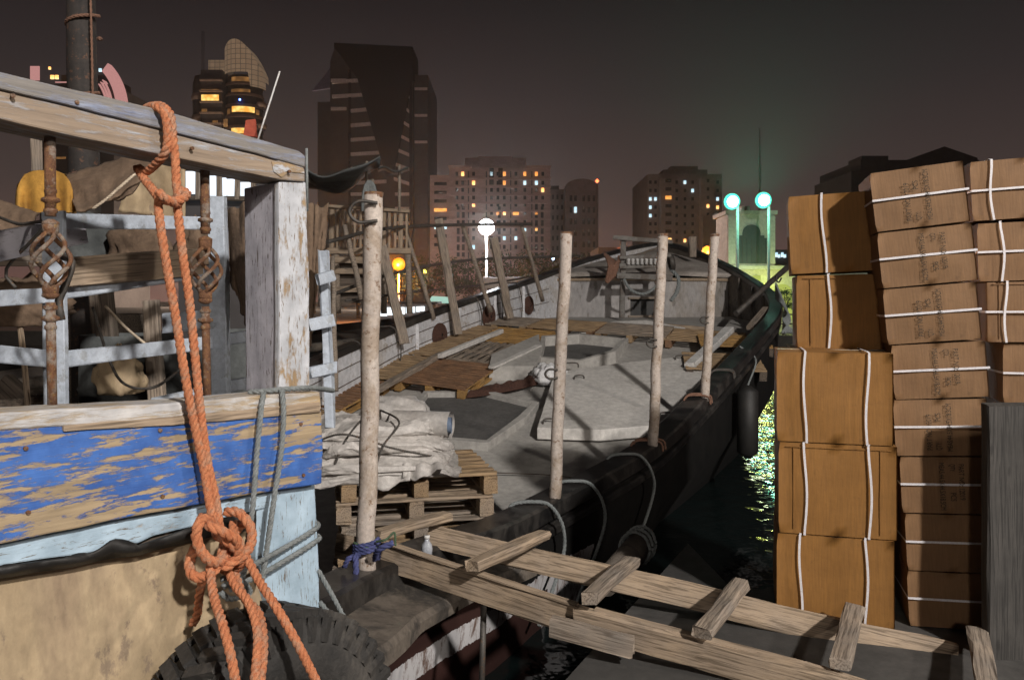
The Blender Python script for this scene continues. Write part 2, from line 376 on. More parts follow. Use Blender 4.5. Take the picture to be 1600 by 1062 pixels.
# ================================================================== BUILDINGS
mesh_cache = {}
def win_obj(parent, x, z, w_, h_, mat, name='window', d=.35, y0=0):
    key = (round(w_,2), round(h_,2), mat.name, name)
    if key not in mesh_cache:
        mb = MB(); t = min(w_, h_)*.08
        mb.box((0, -d*.3, 0), (w_, d, h_)); o = mb.build(name, mat, parent, local=True); mesh_cache[key] = o.data
    else:
        o = bpy.data.objects.new(name, mesh_cache[key]); C.objects.link(o); o.parent = parent
    o.location = (x, y0, z); return o
def bx(parent, name, mat, x0, x1, y0, y1, z0, z1, bevel=0):
    return MB().box(((x0+x1)/2, (y0+y1)/2, (z0+z1)/2), (x1-x0, y1-y0, z1-z0)).build(name, mat, parent, bevel=bevel, local=True)
class Bld:
    def __init__(s, name, pxc, Y, label, cat='building', yaw=0, base=0):
        s.Y = Y; s.k = Y/F; s.pxc = pxc; s.o = thing(name, ((pxc-CX)*Y/F, Y, base), label, cat, rot=(0,0,yaw))
    def x(s, px): return (px-s.pxc)*s.k
    def z(s, py): return EYE+(HY-py)*s.k
    def block(s, name, mat, px0, px1, py0, d=20, y0=0, zb=0): return bx(s.o, name, mat, s.x(px0), s.x(px1), y0, y0+d, zb, s.z(py0))
    def win(s, px, py, wpx, hpx, mat, y0=0, name='window'): return win_obj(s.o, s.x(px), s.z(py), wpx*s.k, hpx*s.k, mat, name, y0=y0)

# --- pink apartment block
b = Bld('apartment_block', 770, 170, 'wide pinkish apartment block with a few lit windows, behind the white street lamp')
b.block('wall', M['wallpink'], 702, 860, 262, 24)
b.block('side_wing', M['wallpink'], 668, 702, 268, 22, y0=5)
b.block('roof_block', M['wallpink'], 725, 822, 243, 14, y0=3, zb=b.z(262))
b.block('roof_block', M['wallpink'], 745, 800, 238, 10, y0=5, zb=b.z(243))
for x0, x1 in ((702,735),(822,860)): b.block('cornice', M['wallpink'], x0-1, x1+1, 259, 6, y0=-.6, zb=b.z(263))
for q in range(12): bx(b.o, 'ledge', M['wallpink'], b.x(701), b.x(861), -.45, .02, b.z(279.5+q*12.6)-.22, b.z(279.5+q*12.6)+.22)
for q, c_ in enumerate((731,759,797,830)): bx(b.o, 'recess_shade', M['walldark'], b.x(c_), b.x(c_+2), -.06, .02, 0, b.z(268))  # thin dark strips on the wall stand in for shaded recesses
cols = [714,723,740,768,778,788,806,820,838,848]; rows = [272,286,297,309,320,333,346,358,372,386]
lit = {(768,272):'lc', (723,272):'lw', (740,286):'lw', (788,272):'lo', (788,286):'lo', (820,272):'lo', (838,272):'lo', (820,286):'lc', (838,286):'lc', (848,297):'lw',
       (740,320):'lw', (778,333):'lo', (788,333):'lw', (806,333):'lo', (838,333):'lo', (838,358):'lw', (820,358):'lc', (788,372):'lc', (806,372):'lc', (740,386):'lc'}
n_ = 0
for r_ in rows:
    for c_ in cols:
        k = lit.get((c_, r_))
        if c_ in (714,723,838,848) and r_ > 320 and not k: continue
        b.win(c_, r_, 4.2 if k != 'lo' or c_ != 806 else 9, 6, M[k] if k else M['glass']); n_ += 1
for c_ in (716,724,838,847,780,): b.win(c_, 362, 4.5, 78, M['glass'], name='stair_glazing')
for c_ in (768, 782): b.win(c_, 276, 7, 26, M['glass'], name='stair_glazing')
for r_ in range(8): b.win(685, 282+r_*14, 20, 5, M['lo'] if r_ == 3 else (M['lc'] if r_ == 5 else M['glass']), y0=5, name='balcony')
# --- two grey blocks to the right of it
b = Bld('office_block', 905, 230, 'dim grey block with rounded shoulders and one pale lit window, left of the red beacon')
mb = MB(); xs = [b.x(883)+ (b.x(935)-b.x(883))*i/14 for i in range(15)]
poly = [(b.x(883), 0, 0)]+[(x, 0, b.z(291)+2.2*math.sin(math.pi*i/14)**.6) for i, x in enumerate(xs)]+[(b.x(935), 0, 0)]
mb.prism(poly, (0, 22, 0)).build('wall', M['wallgrey'], b.o, local=True)
for c_ in (892, 899, 912, 920, 928):
    for q in range(6): b.win(c_, 310+q*18, 4, 9, M['lc'] if (c_, q) == (899, 1) else M['glass'])
b = Bld('office_block', 872, 240, 'narrow dark block squeezed behind the wide pink apartments')
b.block('wall', M['wallgrey'], 858, 886, 296, 22); b.block('roof_block', M['walldark'], 860, 874, 289, 10, y0=2, zb=b.z(296))
for q in range(6):
    for c_ in (864, 871, 878): b.win(c_, 308+q*16, 3, 7, M['glass'])
# --- apartment tower with stepped roof
b = Bld('apartment_tower', 1070, 190, 'tall apartment tower with stepped roof and scattered lit windows, left of the green floodlights')
b.block('wall', M['wallgrey'], 1012, 1128, 272, 24); b.block('roof_block', M['wallgrey'], 1040, 1110, 262, 16, y0=3, zb=b.z(272))
b.block('roof_block', M['wallgrey'], 1055, 1098, 254, 10, y0=5, zb=b.z(262))
b.block('bay', M['wallgrey'], 1030, 1052, 280, 2.5, y0=-2.5); b.block('bay', M['wallgrey'], 1092, 1112, 280, 2.5, y0=-2.5)
litr = {(1016,2):'lc',(1016,4):'lc',(1024,2):'lc',(1041,2):'lo',(1041,7):'lw',(1070,0):'lc',(1082,1):'lc',(1070,7):'lw',(1121,2):'lc',(1121,3):'lw',(1121,5):'lc',(1102,3):'lw',(1102,6):'lw',(1112,4):'lc',(1121,7):'lc',(1102,8):'lc',(1070,10):'lw',(1121,9):'lc',(1090,7):'lw',(1016,3):'lc',(1024,9):'lw'}
for c_ in (1016,1024,1041,1057,1070,1082,1102,1121):
    for q in range(11):
        k = litr.get((c_, q)); b.win(c_, 285+q*13, 3.6 if c_ != 1041 else 9, 5.0, M[k] if k else M['glass'], y0=-2.5 if c_ in (1041,1102) else 0)
b = Bld('apartment_tower', 1136, 175, 'dark slab with a column of small white windows beside the gatehouse')
b.block('wall', M['walldark'], 1120, 1150, 330, 14)
for q in range(8): b.win(1133, 340+q*12, 4, 3.5, M['lc'] if q != 5 else M['lw'])
# --- low far buildings, pink sky edge
b = Bld('low_building', 965, 150, 'low pink block with salmon lit windows just above the bow')
b.block('wall', M['wallpink'], 935, 1012, 386, 15)
for c_, w_ in ((968,7),(983,5),(992,6),(1003,9)):
    b.win(c_, 391, w_, 9, M['lred']); b.win(c_, 401, w_, 7, M['lred'])
b = Bld('low_building', 1228, 130, 'distant low building with bright white windows right of the gatehouse')
b.block('wall', M['walldark'], 1205, 1330, 412, 15)
for q, c_ in enumerate((1213,1217,1222,1226)): b.win(c_, 398+(q % 2)*2, 3, 7-(q % 2)*2, M['lc'])
b.block('roof_block', M['walldark'], 1206, 1232, 390, 8, y0=.2, zb=b.z(412))
# --- block behind cartons
b = Bld('office_block', 1425, 150, 'black flat roofed building rising behind the carton stacks')
b.block('wall', M['walldark'], 1345, 1530, 250, 20); b.block('side_wing', M['walldark'], 1323, 1400, 271, 18, y0=-2)
mb = MB().prism([(b.x(1420), .5, b.z(250)), (b.x(1478), .5, b.z(228)), (b.x(1530), .5, b.z(246)), (b.x(1530), .5, b.z(250)-.1), (b.x(1420), .5, b.z(250)-.1)], (0, 12, 0)); mb.build('roof', M['walldark'], b.o, local=True)
b.block('roof_block', M['walldark'], 1350, 1392, 242, 6, y0=1, zb=b.z(250))
# --- tall dark tower with wedge
b = Bld('office_tower', 577, 200, 'tall dark office tower with pale floor bands and a black glass wedge')
b.block('wall', M['walldark'], 516, 645, 95, 30); b.block('side_wing', M['walldark'], 487, 516, 150, 24, y0=6); b.block('side_wing', M['walldark'], 645, 667, 112, 24, y0=3)
mb = MB().prism([(b.x(524), -1.5, b.z(70)), (b.x(646), -1.5, b.z(76)), (b.x(646), -1.5, b.z(120)), (b.x(616), -1.5, b.z(275)), (b.x(604), -1.5, b.z(275)), (b.x(560), -1.5, b.z(125)), (b.x(524), -1.5, b.z(78))], (0, 12, 0)); mb.build('glass_wedge', M['blackglass'], b.o, local=True)
mb = MB().prism([(b.x(516), 0, b.z(95)), (b.x(524), 0, b.z(72)), (b.x(560), 0, b.z(95))], (0, 14, 0)); mb.build('roof', M['walldark'], b.o, local=True)
mb = MB().prism([(b.x(483), 3, b.z(137)), (b.x(516), 3, b.z(96)), (b.x(516), 3, b.z(132))], (0, .8, 0)); mb.build('roof_fin', mottled('bluish_fin', (.16,.15,.22), (.2,.19,.28), .3, .7, bs=0), b.o, local=True)
for q in range(12):
    y_ = 124+q*22.5; lx = 560+(y_-100)*.27 if y_ > 100 else 560; rx = 637-(y_-120)*.135
    if y_ < 300:
        for (x0, x1) in ((549 if q > 1 else 520, min(lx, 604)), (max(rx, 616), 640)):
            sl = 3 if x0 < 600 else -5
            mb = MB().prism([(b.x(x0), -.9, b.z(y_+sl)), (b.x(x1), -.9, b.z(y_)), (b.x(x1), -.9, b.z(y_+5)), (b.x(x0), -.9, b.z(y_+5+sl))] if x0 < 600 else [(b.x(x0), -.9, b.z(y_-4)), (b.x(x1), -.9, b.z(y_+4)), (b.x(x1), -.9, b.z(y_+9)), (b.x(x0), -.9, b.z(y_+1))], (0, .85, 0))
            mb.build('floor_band', M['band'], b.o, local=True)
    else:
        for (x0, x1) in ((549, 600), (618, 640)): b.win((x0+x1)/2, y_, x1-x0, 5, M['band'], y0=-.6, name='floor_band')
for q in (0, 2): b.win(530, 123+q*22+4, 24, 5, M['band'], y0=-.5, name='floor_band')
for q in range(8): b.win(656, 135+q*42, 20, 4, M['band'] if q < 3 else M['walldark'], y0=2.6, name='floor_band')
b.win(547, 260, 4, 300, M['glass'], y0=-.3, name='shaft'); b.win(642, 260, 4, 320, M['glass'], y0=-.3, name='shaft')
bx(b.o, 'beacon', emit('red_beacon', (1,.08,.05), .8), b.x(629), b.x(634), 2, 3, b.z(76), b.z(73))
for (px_, Y_, pw) in ((590,150,7500),(500,150,1500),(350,212,60000),(760,128,2600),(900,180,3500),(1070,150,4500)): lamp('facade_fill_light', P(px_, 452, Y_), pw, (1,.76,.58), 1.0)  # unseen lamps added to brighten the facades, no fixtures here
# --- round tower
b = Bld('round_tower', 352, 230, 'round balconied tower with amber lit floors and a pale latticed crown')
k = b.k
lat = mottled('crown_lattice', (.19,.145,.105), (.26,.20,.15), .5, .9, bs=0)
def crown():
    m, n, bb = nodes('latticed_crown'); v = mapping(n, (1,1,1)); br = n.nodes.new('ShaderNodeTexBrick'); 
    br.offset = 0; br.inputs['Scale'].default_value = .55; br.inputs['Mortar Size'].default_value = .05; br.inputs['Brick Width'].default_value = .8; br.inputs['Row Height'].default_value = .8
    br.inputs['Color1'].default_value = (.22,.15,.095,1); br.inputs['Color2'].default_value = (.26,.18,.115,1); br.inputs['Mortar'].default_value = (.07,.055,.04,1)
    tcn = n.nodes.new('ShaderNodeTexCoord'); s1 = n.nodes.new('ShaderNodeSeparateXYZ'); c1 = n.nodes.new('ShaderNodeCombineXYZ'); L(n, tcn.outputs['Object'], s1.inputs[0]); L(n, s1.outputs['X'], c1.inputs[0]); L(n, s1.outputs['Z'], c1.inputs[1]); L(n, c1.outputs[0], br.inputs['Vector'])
    L(n, br.outputs['Color'], bb.inputs['Base Color']); L(n, br.outputs['Color'], bb.inputs['Emission Color']); bb.inputs['Emission Strength'].default_value = .6; return m  # emission stands in for light falling on the crown
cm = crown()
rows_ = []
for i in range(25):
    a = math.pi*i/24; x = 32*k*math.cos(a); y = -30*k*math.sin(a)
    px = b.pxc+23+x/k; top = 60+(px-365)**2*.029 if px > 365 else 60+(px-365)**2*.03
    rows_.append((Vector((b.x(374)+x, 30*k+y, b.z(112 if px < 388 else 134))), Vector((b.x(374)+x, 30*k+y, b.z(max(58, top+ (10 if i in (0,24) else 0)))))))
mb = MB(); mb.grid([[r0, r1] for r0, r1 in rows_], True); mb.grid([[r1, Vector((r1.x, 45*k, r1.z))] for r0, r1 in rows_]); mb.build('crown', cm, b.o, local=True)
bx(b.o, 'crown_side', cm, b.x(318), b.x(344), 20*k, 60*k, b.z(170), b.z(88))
core = MB().lathe([(27*k, 0), (27*k, b.z(115)), (.1, b.z(115))], 28, (b.x(373), 30*k, 0)); core.build('core', M['walldark'], b.o, local=True)
bx(b.o, 'side_wing', M['walldark'], b.x(312), b.x(345), 4*k, 50*k, 0, b.z(108))
mb = MB().lathe([(14*k, 0), (14*k, b.z(125)), (11*k, b.z(112)), (.1, b.z(108))], 20, (b.x(304), 30*k, 0)); mb.build('side_wing', M['walldark'], b.o, local=True)
for q in range(9):
    yb = 132+q*17
    MB().lathe([(29.5*k, 0), (29.5*k, 5*k), (26*k, 5*k), (26*k, 0)], 28, (b.x(373), 29*k, b.z(yb))).build('balcony', M['walltan'], b.o, local=True)
    bx(b.o, 'balcony', M['walltan'], b.x(311), b.x(346), 1*k, 8*k, b.z(yb-6), b.z(yb-8.5))
    if q % 2 == 0: MB().lathe([(15.5*k, 0), (16.5*k, 4*k), (15.5*k, 10*k), (12*k, 12*k)], 20, (b.x(305), 28*k, b.z(yb+20))).build('balcony', M['walltan'], b.o, local=True)
    if q < 6 and q % 2: MB().lathe([(8*k, 0), (10*k, 4*k), (8*k, 8*k)], 16, (b.x(400), 24*k, b.z(yb+14))).build('balcony', M['walltan'], b.o, local=True)
amber = glow_win('amber_window', (1,.72,.22), (.75,.33,.05), 1.5, .7); amberdim = glow_win('dim_amber_window', (.6,.28,.08), (.22,.10,.03), .55, .7)
def arcwin(r0, a0, a1, z0, z1, cx_, mat):
    mb = MB(); rows = []
    for i in range(9):
        a = R(a0+(a1-a0)*i/8); rows.append([Vector((b.x(cx_)+r0*k*math.cos(a), 30*k-r0*k*math.sin(a), z0)), Vector((b.x(cx_)+r0*k*math.cos(a), 30*k-r0*k*math.sin(a), z1))])
    mb.grid(rows).build('window', mat, b.o, local=True)
arcwin(27.4, 40, 118, b.z(174), b.z(161), 373, amber); arcwin(27.4, 55, 120, b.z(128), b.z(119), 373, amberdim); arcwin(27.4, 55, 120, b.z(143), b.z(138), 373, amberdim)
arcwin(27.4, 45, 120, b.z(208), b.z(198), 373, amber)
for (a0, a1) in ((20,36),(125,150)): arcwin(27.5, a0, a1, b.z(176), b.z(168), 373, amberdim)
b.win(318, 172, 8, 5, amberdim, y0=4*k); b.win(335, 190, 8, 5, amberdim, y0=4*k); b.win(322, 200, 12, 5, amberdim, y0=4*k); b.win(352, 192, 6, 12, amberdim, y0=2*k)
b.win(327, 152, 27, 9, amber, y0=4*k); b.win(327, 141, 27, 4, amberdim, y0=4*k)
for c_ in (308, 311): MB().tube([(b.x(c_), 20*k, b.z(112)), (b.x(c_), 20*k, b.z(42))], .09, 6).build('antenna', M['walldark'], b.o, local=True)
bx(b.o, 'beacon', emit('blue_beacon', (.1,.2,1), 14), b.x(374), b.x(376.5), -2*k, -1*k, b.z(157.5), b.z(155))
# --- far-left tower with pink curved fin
b = Bld('curved_tower', 125, 200, 'dark tower with floodlit pink curved fins behind the mast, upper left')
k = b.k
b.block('wall', M['walldark'], 62, 178, 132, 20); b.block('roof_block', M['walldark'], 85, 160, 112, 12, y0=3, zb=b.z(132))
def fin(ri, ro, a0, a1, cx_, cy_, mat, name='fin', ys=1.2):
    pts = [(b.x(cx_+ro*math.cos(R(a))), -1, b.z(cy_-ro*ys*math.sin(R(a)))) for a in np.linspace(a0, a1, 12)]+[(b.x(cx_+ri*math.cos(R(a))), -1, b.z(cy_-ri*ys*math.sin(R(a)))) for a in np.linspace(a1, a0, 12)]
    MB().prism(pts, (0, 2, 0)).build(name, mat, b.o, local=True)
fin(66, 80, -12, 48, 118, 172, M['lpink']); 
for ri in (50, 54, 58): fin(ri, ri+1.4, 5, 40, 118, 172, M['lpink'])
b.win(55, 115, 14, 22, M['lpink'], name='fin'); b.win(61, 250, 1.6, 40, M['lw'], name='fin')
for c_ in (82, 89): b.win(c_, 121, 5, 6, M['lw'])
b.win(96, 129, 18, 1.5, M['lpink'], name='ledge'); b.win(95, 247, 16, 3, amberdim, name='window')
b.win(157, 110, 4, 5, M['lc'], name='roof_light'); b.win(78, 107, 3, 4, M['lw'], name='roof_light')
# --- gatehouse
b = Bld('gatehouse', 1173, 42, 'pale plaster gatehouse tower with a dark domed niche and lit arches')
k = b.k
b.block('wall', M['stone'], 1137, 1210, 332, 2.4, zb=b.z(415))
b.block('wall', M['stone'], 1143, 1420, 417, 5, y0=.3)
b.block('cornice', M['stone'], 1134, 1232, 415, 2.7, y0=-.12, zb=b.z(421)); b.block('cornice', M['stone'], 1133, 1214, 329, 2.7, y0=-.1, zb=b.z(335))
for x0, x1 in ((1137,1148),(1198,1210)): b.block('pilaster', M['stone'], x0, x1, 338, .2, y0=-.14, zb=b.z(412))
pn = [(1150,412),(1150,372),(1154,372),(1154,368),(1160,368),(1160,364)]+[(1174-14*math.cos(a), 364-13*math.sin(a)) for a in np.linspace(0.25, math.pi-.25, 14)]+[(1188,364),(1188,368),(1194,368),(1194,372),(1198,372),(1198,412)]
MB().prism([(b.x(x), -.05, b.z(y)) for x, y in pn], (0, .1, 0)).build('niche_screen', M['niche'], b.o, local=True)
for q in range(7): bx(b.o, 'screen_bar', M['walldark'], b.x(1152+q*7.3), b.x(1152.6+q*7.3), -.075, -.045, b.z(411), b.z(374))
for x0 in (1163, 1171): bx(b.o, 'roof_vent', M['stone'], b.x(x0), b.x(x0+5), .5, 1.1, b.z(331), b.z(320))
arch = lambda cx_, r_, y0_, y1_: [(b.x(cx_-r_), 0, b.z(y1_))]+[(b.x(cx_-r_*math.cos(a)), 0, b.z(y0_)+r_*k*math.sin(a)) for a in np.linspace(0, math.pi, 14)]+[(b.x(cx_+r_), 0, b.z(y1_))]
yel = emit('yellow_lit_arch', (.72,.85,.16), .55); yel2 = emit('bright_yellow_lamp', (.85,1,.15), 5)
for cx_ in (1226, 1262, 1298): MB().prism([Vector(p)+Vector((0,.27,0)) for p in arch(cx_, 14.5, 458, 500)], (0, .05, 0)).build('arch_recess', yel, b.o, local=True)
for cx_ in (1185,): bx(b.o, 'doorway', yel, b.x(cx_-6), b.x(cx_+6), .26, .31, b.z(505), b.z(430))
bx(b.o, 'wall_lamp', yel2, b.x(1190), b.x(1200), -.2, .1, b.z(452), b.z(443)); bx(b.o, 'wall_lamp', yel2, b.x(1191), b.x(1198), -.2, .1, b.z(470), b.z(463))
for px_ in (1196, 1226): lamp('gatehouse_wall_light', P(px_, 455, 40.8), 70, (.85,1,.25), .15)
lamp('niche_uplight', P(1173, 425, 40.4), 70, (.8,1,.6), .3)
# ================================================================== LAMPS, TREES, WATERFRONT
def street_lamp(px, py, Y, base, label, col, s, power, r_, arm=True, name='street_lamp'):
    c = P(px, py, Y); t = thing(name, (c.x, c.y, base), label, 'street lamp')
    MB().tube([(c.x, c.y, base), (c.x, c.y, c.z-.1)], [.11, .06], 8).build('pole', M['white'], t)
    MB().lathe([(max(.01, r_*math.sin(a)), -r_*math.cos(a)) for a in np.linspace(.05, 3.09, 12)], 18, c).build('lamp_globe', emit('lamp_glow', col, s), t)
    MB().lathe([(.05, r_*1.0), (r_*.35, r_*.98), (r_*.3, r_*1.1), (.02, r_*1.15)], 12, c).build('lamp_cap', M['darkiron'], t)
    if power: lamp('street_lamp_light', c+Vector((0, -.1-r_*1.1, -.1)), power, col, .2)
    return t
street_lamp(760, 355, 58, 0, 'white glowing street lamp on a tall pale pole in front of the pink apartments', (.92,.95,1), 30, 7500, .58)
street_lamp(623, 413, 62, 0, 'bright orange street lamp glowing through the treetop behind the port planks', (1,.27,.01), 2.0, 9000, .5)
street_lamp(930, 416, 75, 0, 'small orange street lamp just above the port rail near the bow', (1,.36,.04), 2.5, 1500, .30)
street_lamp(1105, 393, 50, 0, 'orange street lamp seen beside the farthest pipe at the bow', (1,.36,.03), 2.5, 1500, .34)
street_lamp(864, 449-45, 90, 0, 'tiny blue white lamp among the dark trees', (.4,.6,1), 12, 0, .16)
street_lamp(664, 424, 80, 0, 'tiny yellow lamp among the trees right of the orange street lamp', (1,.75,.1), 10, 0, .2)
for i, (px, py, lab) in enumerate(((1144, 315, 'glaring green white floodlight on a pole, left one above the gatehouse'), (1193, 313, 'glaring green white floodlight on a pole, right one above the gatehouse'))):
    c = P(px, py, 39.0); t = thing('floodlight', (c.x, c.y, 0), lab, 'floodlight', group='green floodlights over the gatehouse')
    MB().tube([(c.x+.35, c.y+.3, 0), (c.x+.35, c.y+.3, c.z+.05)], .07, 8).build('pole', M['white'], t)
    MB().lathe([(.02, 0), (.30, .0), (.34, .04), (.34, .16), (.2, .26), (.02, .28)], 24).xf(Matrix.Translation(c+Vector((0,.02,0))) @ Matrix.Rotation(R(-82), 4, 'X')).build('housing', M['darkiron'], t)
    MB().lathe([(.01, .16), (.22, .13), (.38, .03), (.40, -.03)], 24).xf(Matrix.Translation(c) @ Matrix.Rotation(R(98), 4, 'X')).build('glare_ring', emit('green_glare', (.10,.95,.62), 1.6), t)  # glowing ring stands in for the glare round the lens
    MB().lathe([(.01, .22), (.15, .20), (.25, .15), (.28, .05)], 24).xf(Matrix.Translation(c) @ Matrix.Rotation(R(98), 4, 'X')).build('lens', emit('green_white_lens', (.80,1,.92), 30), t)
    l_ = lamp('floodlight_halo', c+Vector((0, -.55, .1)), 15000, (.12, 1, .62), .3, 'SPOT'); l_.data.spot_size = R(146); l_.data.spot_blend = .5; l_.rotation_euler = (R(-172), 0, 0)  # upward spot added to make a halo glow in the haze
    lamp('floodlight_spill', c+Vector((0, -.6, -.15)), 120, (.2, 1, .65), .3)
# red aircraft beacon on a mast
t = thing('beacon_mast', (*P(933, 430, 220).xy, 0), 'thin mast topped by a small red beacon', 'mast')
MB().tube([P(933, 470, 220), P(933, 285, 220)], .12, 6).build('mast', M['walldark'], t)
MB().lathe([(.02,-.6),(.55,0),(.02,.6)], 10, P(933, 283, 220)).build('beacon', emit('red_light', (1,.13,.04), 6), t)
t = thing('radio_mast', (*P(1187, 430, 120).xy, 0), 'slim radio mast rising above the green floodlights', 'mast')
MB().tube([P(1187, 480, 120), P(1187, 262, 120), P(1187, 200, 120)], [.22, .16, .05], 6).build('mast', M['wallgrey'], t)
# trees
def tree(px, py_top, Y, wid, label, seed, hgt=None, group='trees along the far shore', kindm='foliage', dens=1.0, base=0):
    rnd = random.Random(seed); c = P(px, py_top, Y); H = c.z-base
    t = thing('tree', (c.x, c.y, base), label, 'tree', group=group)
    tr = MB(); top = H*.55; tr.tube([(c.x, c.y, base), (c.x+.1*H*rnd.uniform(-.3,.3), c.y, base+top*.6), (c.x, c.y, base+top)], [H*.035, H*.025, H*.015], 7)
    ends = []
    for q in range(9):
        a = rnd.uniform(0, 6.28); r_ = wid*rnd.uniform(.25,.48); e = Vector((c.x+math.cos(a)*r_, c.y+math.sin(a)*r_, base+H*rnd.uniform(.5,.92))); ends.append(e)
        s_ = Vector((c.x, c.y, base+top*rnd.uniform(.5,1))); tr.tube([s_, (s_+e)/2+Vector((0,0,.08*H)), e], [H*.014, H*.009, H*.003], 5)
    tr.build('trunk', M['trunk'], t)
    cr_ = MB(); n_ = int(1300*dens)
    for q in range(n_):
        e = rnd.choice(ends); rr = wid*.19*(rnd.random()**.45); d = Vector((rnd.gauss(0,1), rnd.gauss(0,1), rnd.gauss(0,.75))).normalized()*rr
        p = e+d; s_ = H*rnd.uniform(.012,.03); u = Vector((rnd.uniform(-1,1), rnd.uniform(-1,1), rnd.uniform(-1,1))).normalized(); v = u.orthogonal().normalized()
        cr_.add([p-u*s_, p+v*s_*.55, p+u*s_, p-v*s_*.55], [(0,1,2,3)])
    cr_.build('crown', M[kindm], t, fix=False); return t
for i, (px, top, Y, wd, lab) in enumerate([
    (628, 414, 66, 4.6, 'leafy tree lit orange by the street lamp at its crown'), (668, 408, 72, 5.5, 'dark tree between the two leaning flat planks'), (700, 402, 78, 6, 'dark tree behind the third leaning plank'),
    (738, 410, 74, 5.2, 'dark rounded tree just left of the white lamp pole'), (790, 402, 76, 6, 'dark tree just right of the white lamp pole'), (824, 396, 80, 6.4, 'tall dark tree below the right end of the pink apartments'),
    (862, 398, 82, 6.6, 'tall dark tree carrying the blue white lamp'), (900, 404, 80, 6, 'dark tree right of the second pipe'), (934, 414, 84, 4.5, 'small tree glowing orange above the bow rail'), (560, 412, 76, 6, 'dark tree left of the orange street lamp')]):
    tree(px, top, Y, wd, lab, 30+i)
tree(1225, 447, 37.9+1.2, 1.35, 'small young tree in front of the lit yellow arch', 77, group=None, dens=.5)
# low white wall and waterfront railing
t = MB().box((P(850,437,56).x, 56, 2.8), (8.5, .3, 1.0)).build('boundary_wall', M['white'], bevel=.02); tag(t, 'low white wall strip showing above the port rail among the trees', 'wall')
t = thing('quay_railing', (12.4, 38.4, 0), 'low dark railing below the lit yellow arch', 'railing')
for z_ in (.55, 1.0): MB().tube([(11.0, 38.4, z_), (15.5, 38.4, z_)], .035, 6).build('rail', M['darkiron'], t)
for q in range(10): MB().tube([(11.0+q*.5, 38.4, 0), (11.0+q*.5, 38.4, 1.02)], .03, 6).build('baluster', M['darkiron'], t)
t = thing('waterfront_kiosk', (*P(620, 490, 46).xy, 0), 'low kiosk with a row of bright white windows across the water', 'kiosk')
c0 = P(590, 476, 46); c1 = P(668, 498, 46)
MB().box(((c0.x+c1.x)/2, 47.2, .75), (c1.x-c0.x+.6, 2.2, 1.5)).build('wall', M['wallgrey'], t)
MB().box(((c0.x+c1.x)/2, 47.1, 1.55), (c1.x-c0.x+1.2, 2.8, .12)).build('roof', M['walldark'], t)
for i, px in enumerate((599, 609, 629, 637, 645, 653, 660)):
    p = P(px, 487-i*.8, 46); MB().box((p.x, 46.05, p.z), ((11 if i < 2 else 6)*46/F, .06, (13-i)*46/F)).build('window', emit('kiosk_window', (.85,.95,1), 2.0) if i == 0 else bpy.data.materials['kiosk_window'], t)
p = P(688, 469, 52); t = tag(MB().prism([(p.x-.8,p.y,p.z-.2),(p.x+.8,p.y,p.z-.2),(p.x+.8,p.y,p.z+.2),(p.x-.55,p.y,p.z+.28)], (0,.12,0)).build('signboard', emit('mint_sign', (.5,.85,.7), .7)), 'small mint green lit board beyond the port rail', 'signboard')

# ================================================================== THE DHOW
YS = [3.3,3.4,4.1,4.6,5.3,6.1,7.5,8.9,10.3,12,13.5,15,17,19,20.5,21.5]
XS = [-.92,-.88,-.75,-.53,-.085,.32,1.31,2.12,2.88,3.77,4.47,4.92,5.03,4.86,4.43,4.1]
ZS = [.34,.33,.22,.18,.13,.11,.27,.55,.83,1.17,1.43,1.71,2.13,2.6,3.0,3.2]
xs_f = hermite(YS, XS); zs_f = hermite(YS, ZS)
YP = [3.3,4.5,5.5,7.5,9.7,11,12.5,14.5,17,19.5,21,21.5]
XP = [-2.5,-2.9,-3.05,-3.0,-2.5,-2.1,-1.6,-.7,.41,2.0,3.36,3.95]
ZP = [.4,.42,.45,.57,.87,1.08,1.33,1.69,2.09,2.7,3.08,3.2]
xp_f = hermite(YP, XP); zp_f = hermite(YP, ZP)
dz_f = hermite([3,6,7.5,8.9,10.3,12,13.5,15,17.5,22], [-.32,-.35,-.18,.05,.30,.65,.90,1.12,1.28,1.4])
def D(px, py, h=0):
    """point of the deck surface (raised by h) seen at a photo position"""
    lo, hi = 3.2, 20
    for _ in range(50):
        m = (lo+hi)/2
        if EYE-(py-HY)*m/F > dz_f(m)+h: lo = m
        else: hi = m
    return P(px, py, lo)
dhow = thing('wooden_dhow', (1, 10, WZ), 'long black hulled wooden dhow with grey deck and flaking blue stern boards', 'boat')
NY = 64; ys = [3.3+(21.5-3.3)*i/(NY-1) for i in range(NY)]
def section(y):
    a, z1, b_, z2 = xs_f(y), zs_f(y), xp_f(y), zp_f(y); cx_ = (a+b_)/2; t = max(0, (y-13)/8.5)
    st = [(a, z1), (a+.03, z1-.3), (a+.02-.5*t*(a-cx_)*.5, (z1+WZ)/2-.05), (cx_+(a-cx_)*(.97-.16*min(1, max(0, (y-6.3)/2.5))-.65*t), WZ), (cx_+(a-cx_)*(.6-.5*t), WZ-.7), (cx_, WZ-1.0)]
    pt = [(b_, z2), (b_-.03, z2-.3), (b_-.02+.5*t*(cx_-b_)*.5, (z2+WZ)/2-.05), (cx_-(cx_-b_)*(.97-.75*t), WZ), (cx_-(cx_-b_)*(.6-.5*t), WZ-.7)]
    return [Vector((x, y, z)) for x, z in st+pt[::-1]]
hb = MB(); hb.grid([section(y) for y in ys]); n0 = len(section(3.3)); hb.add(section(3.3), [list(range(n0))]); hb.add(section(21.5), [list(range(n0))])
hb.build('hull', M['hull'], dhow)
ins = .14
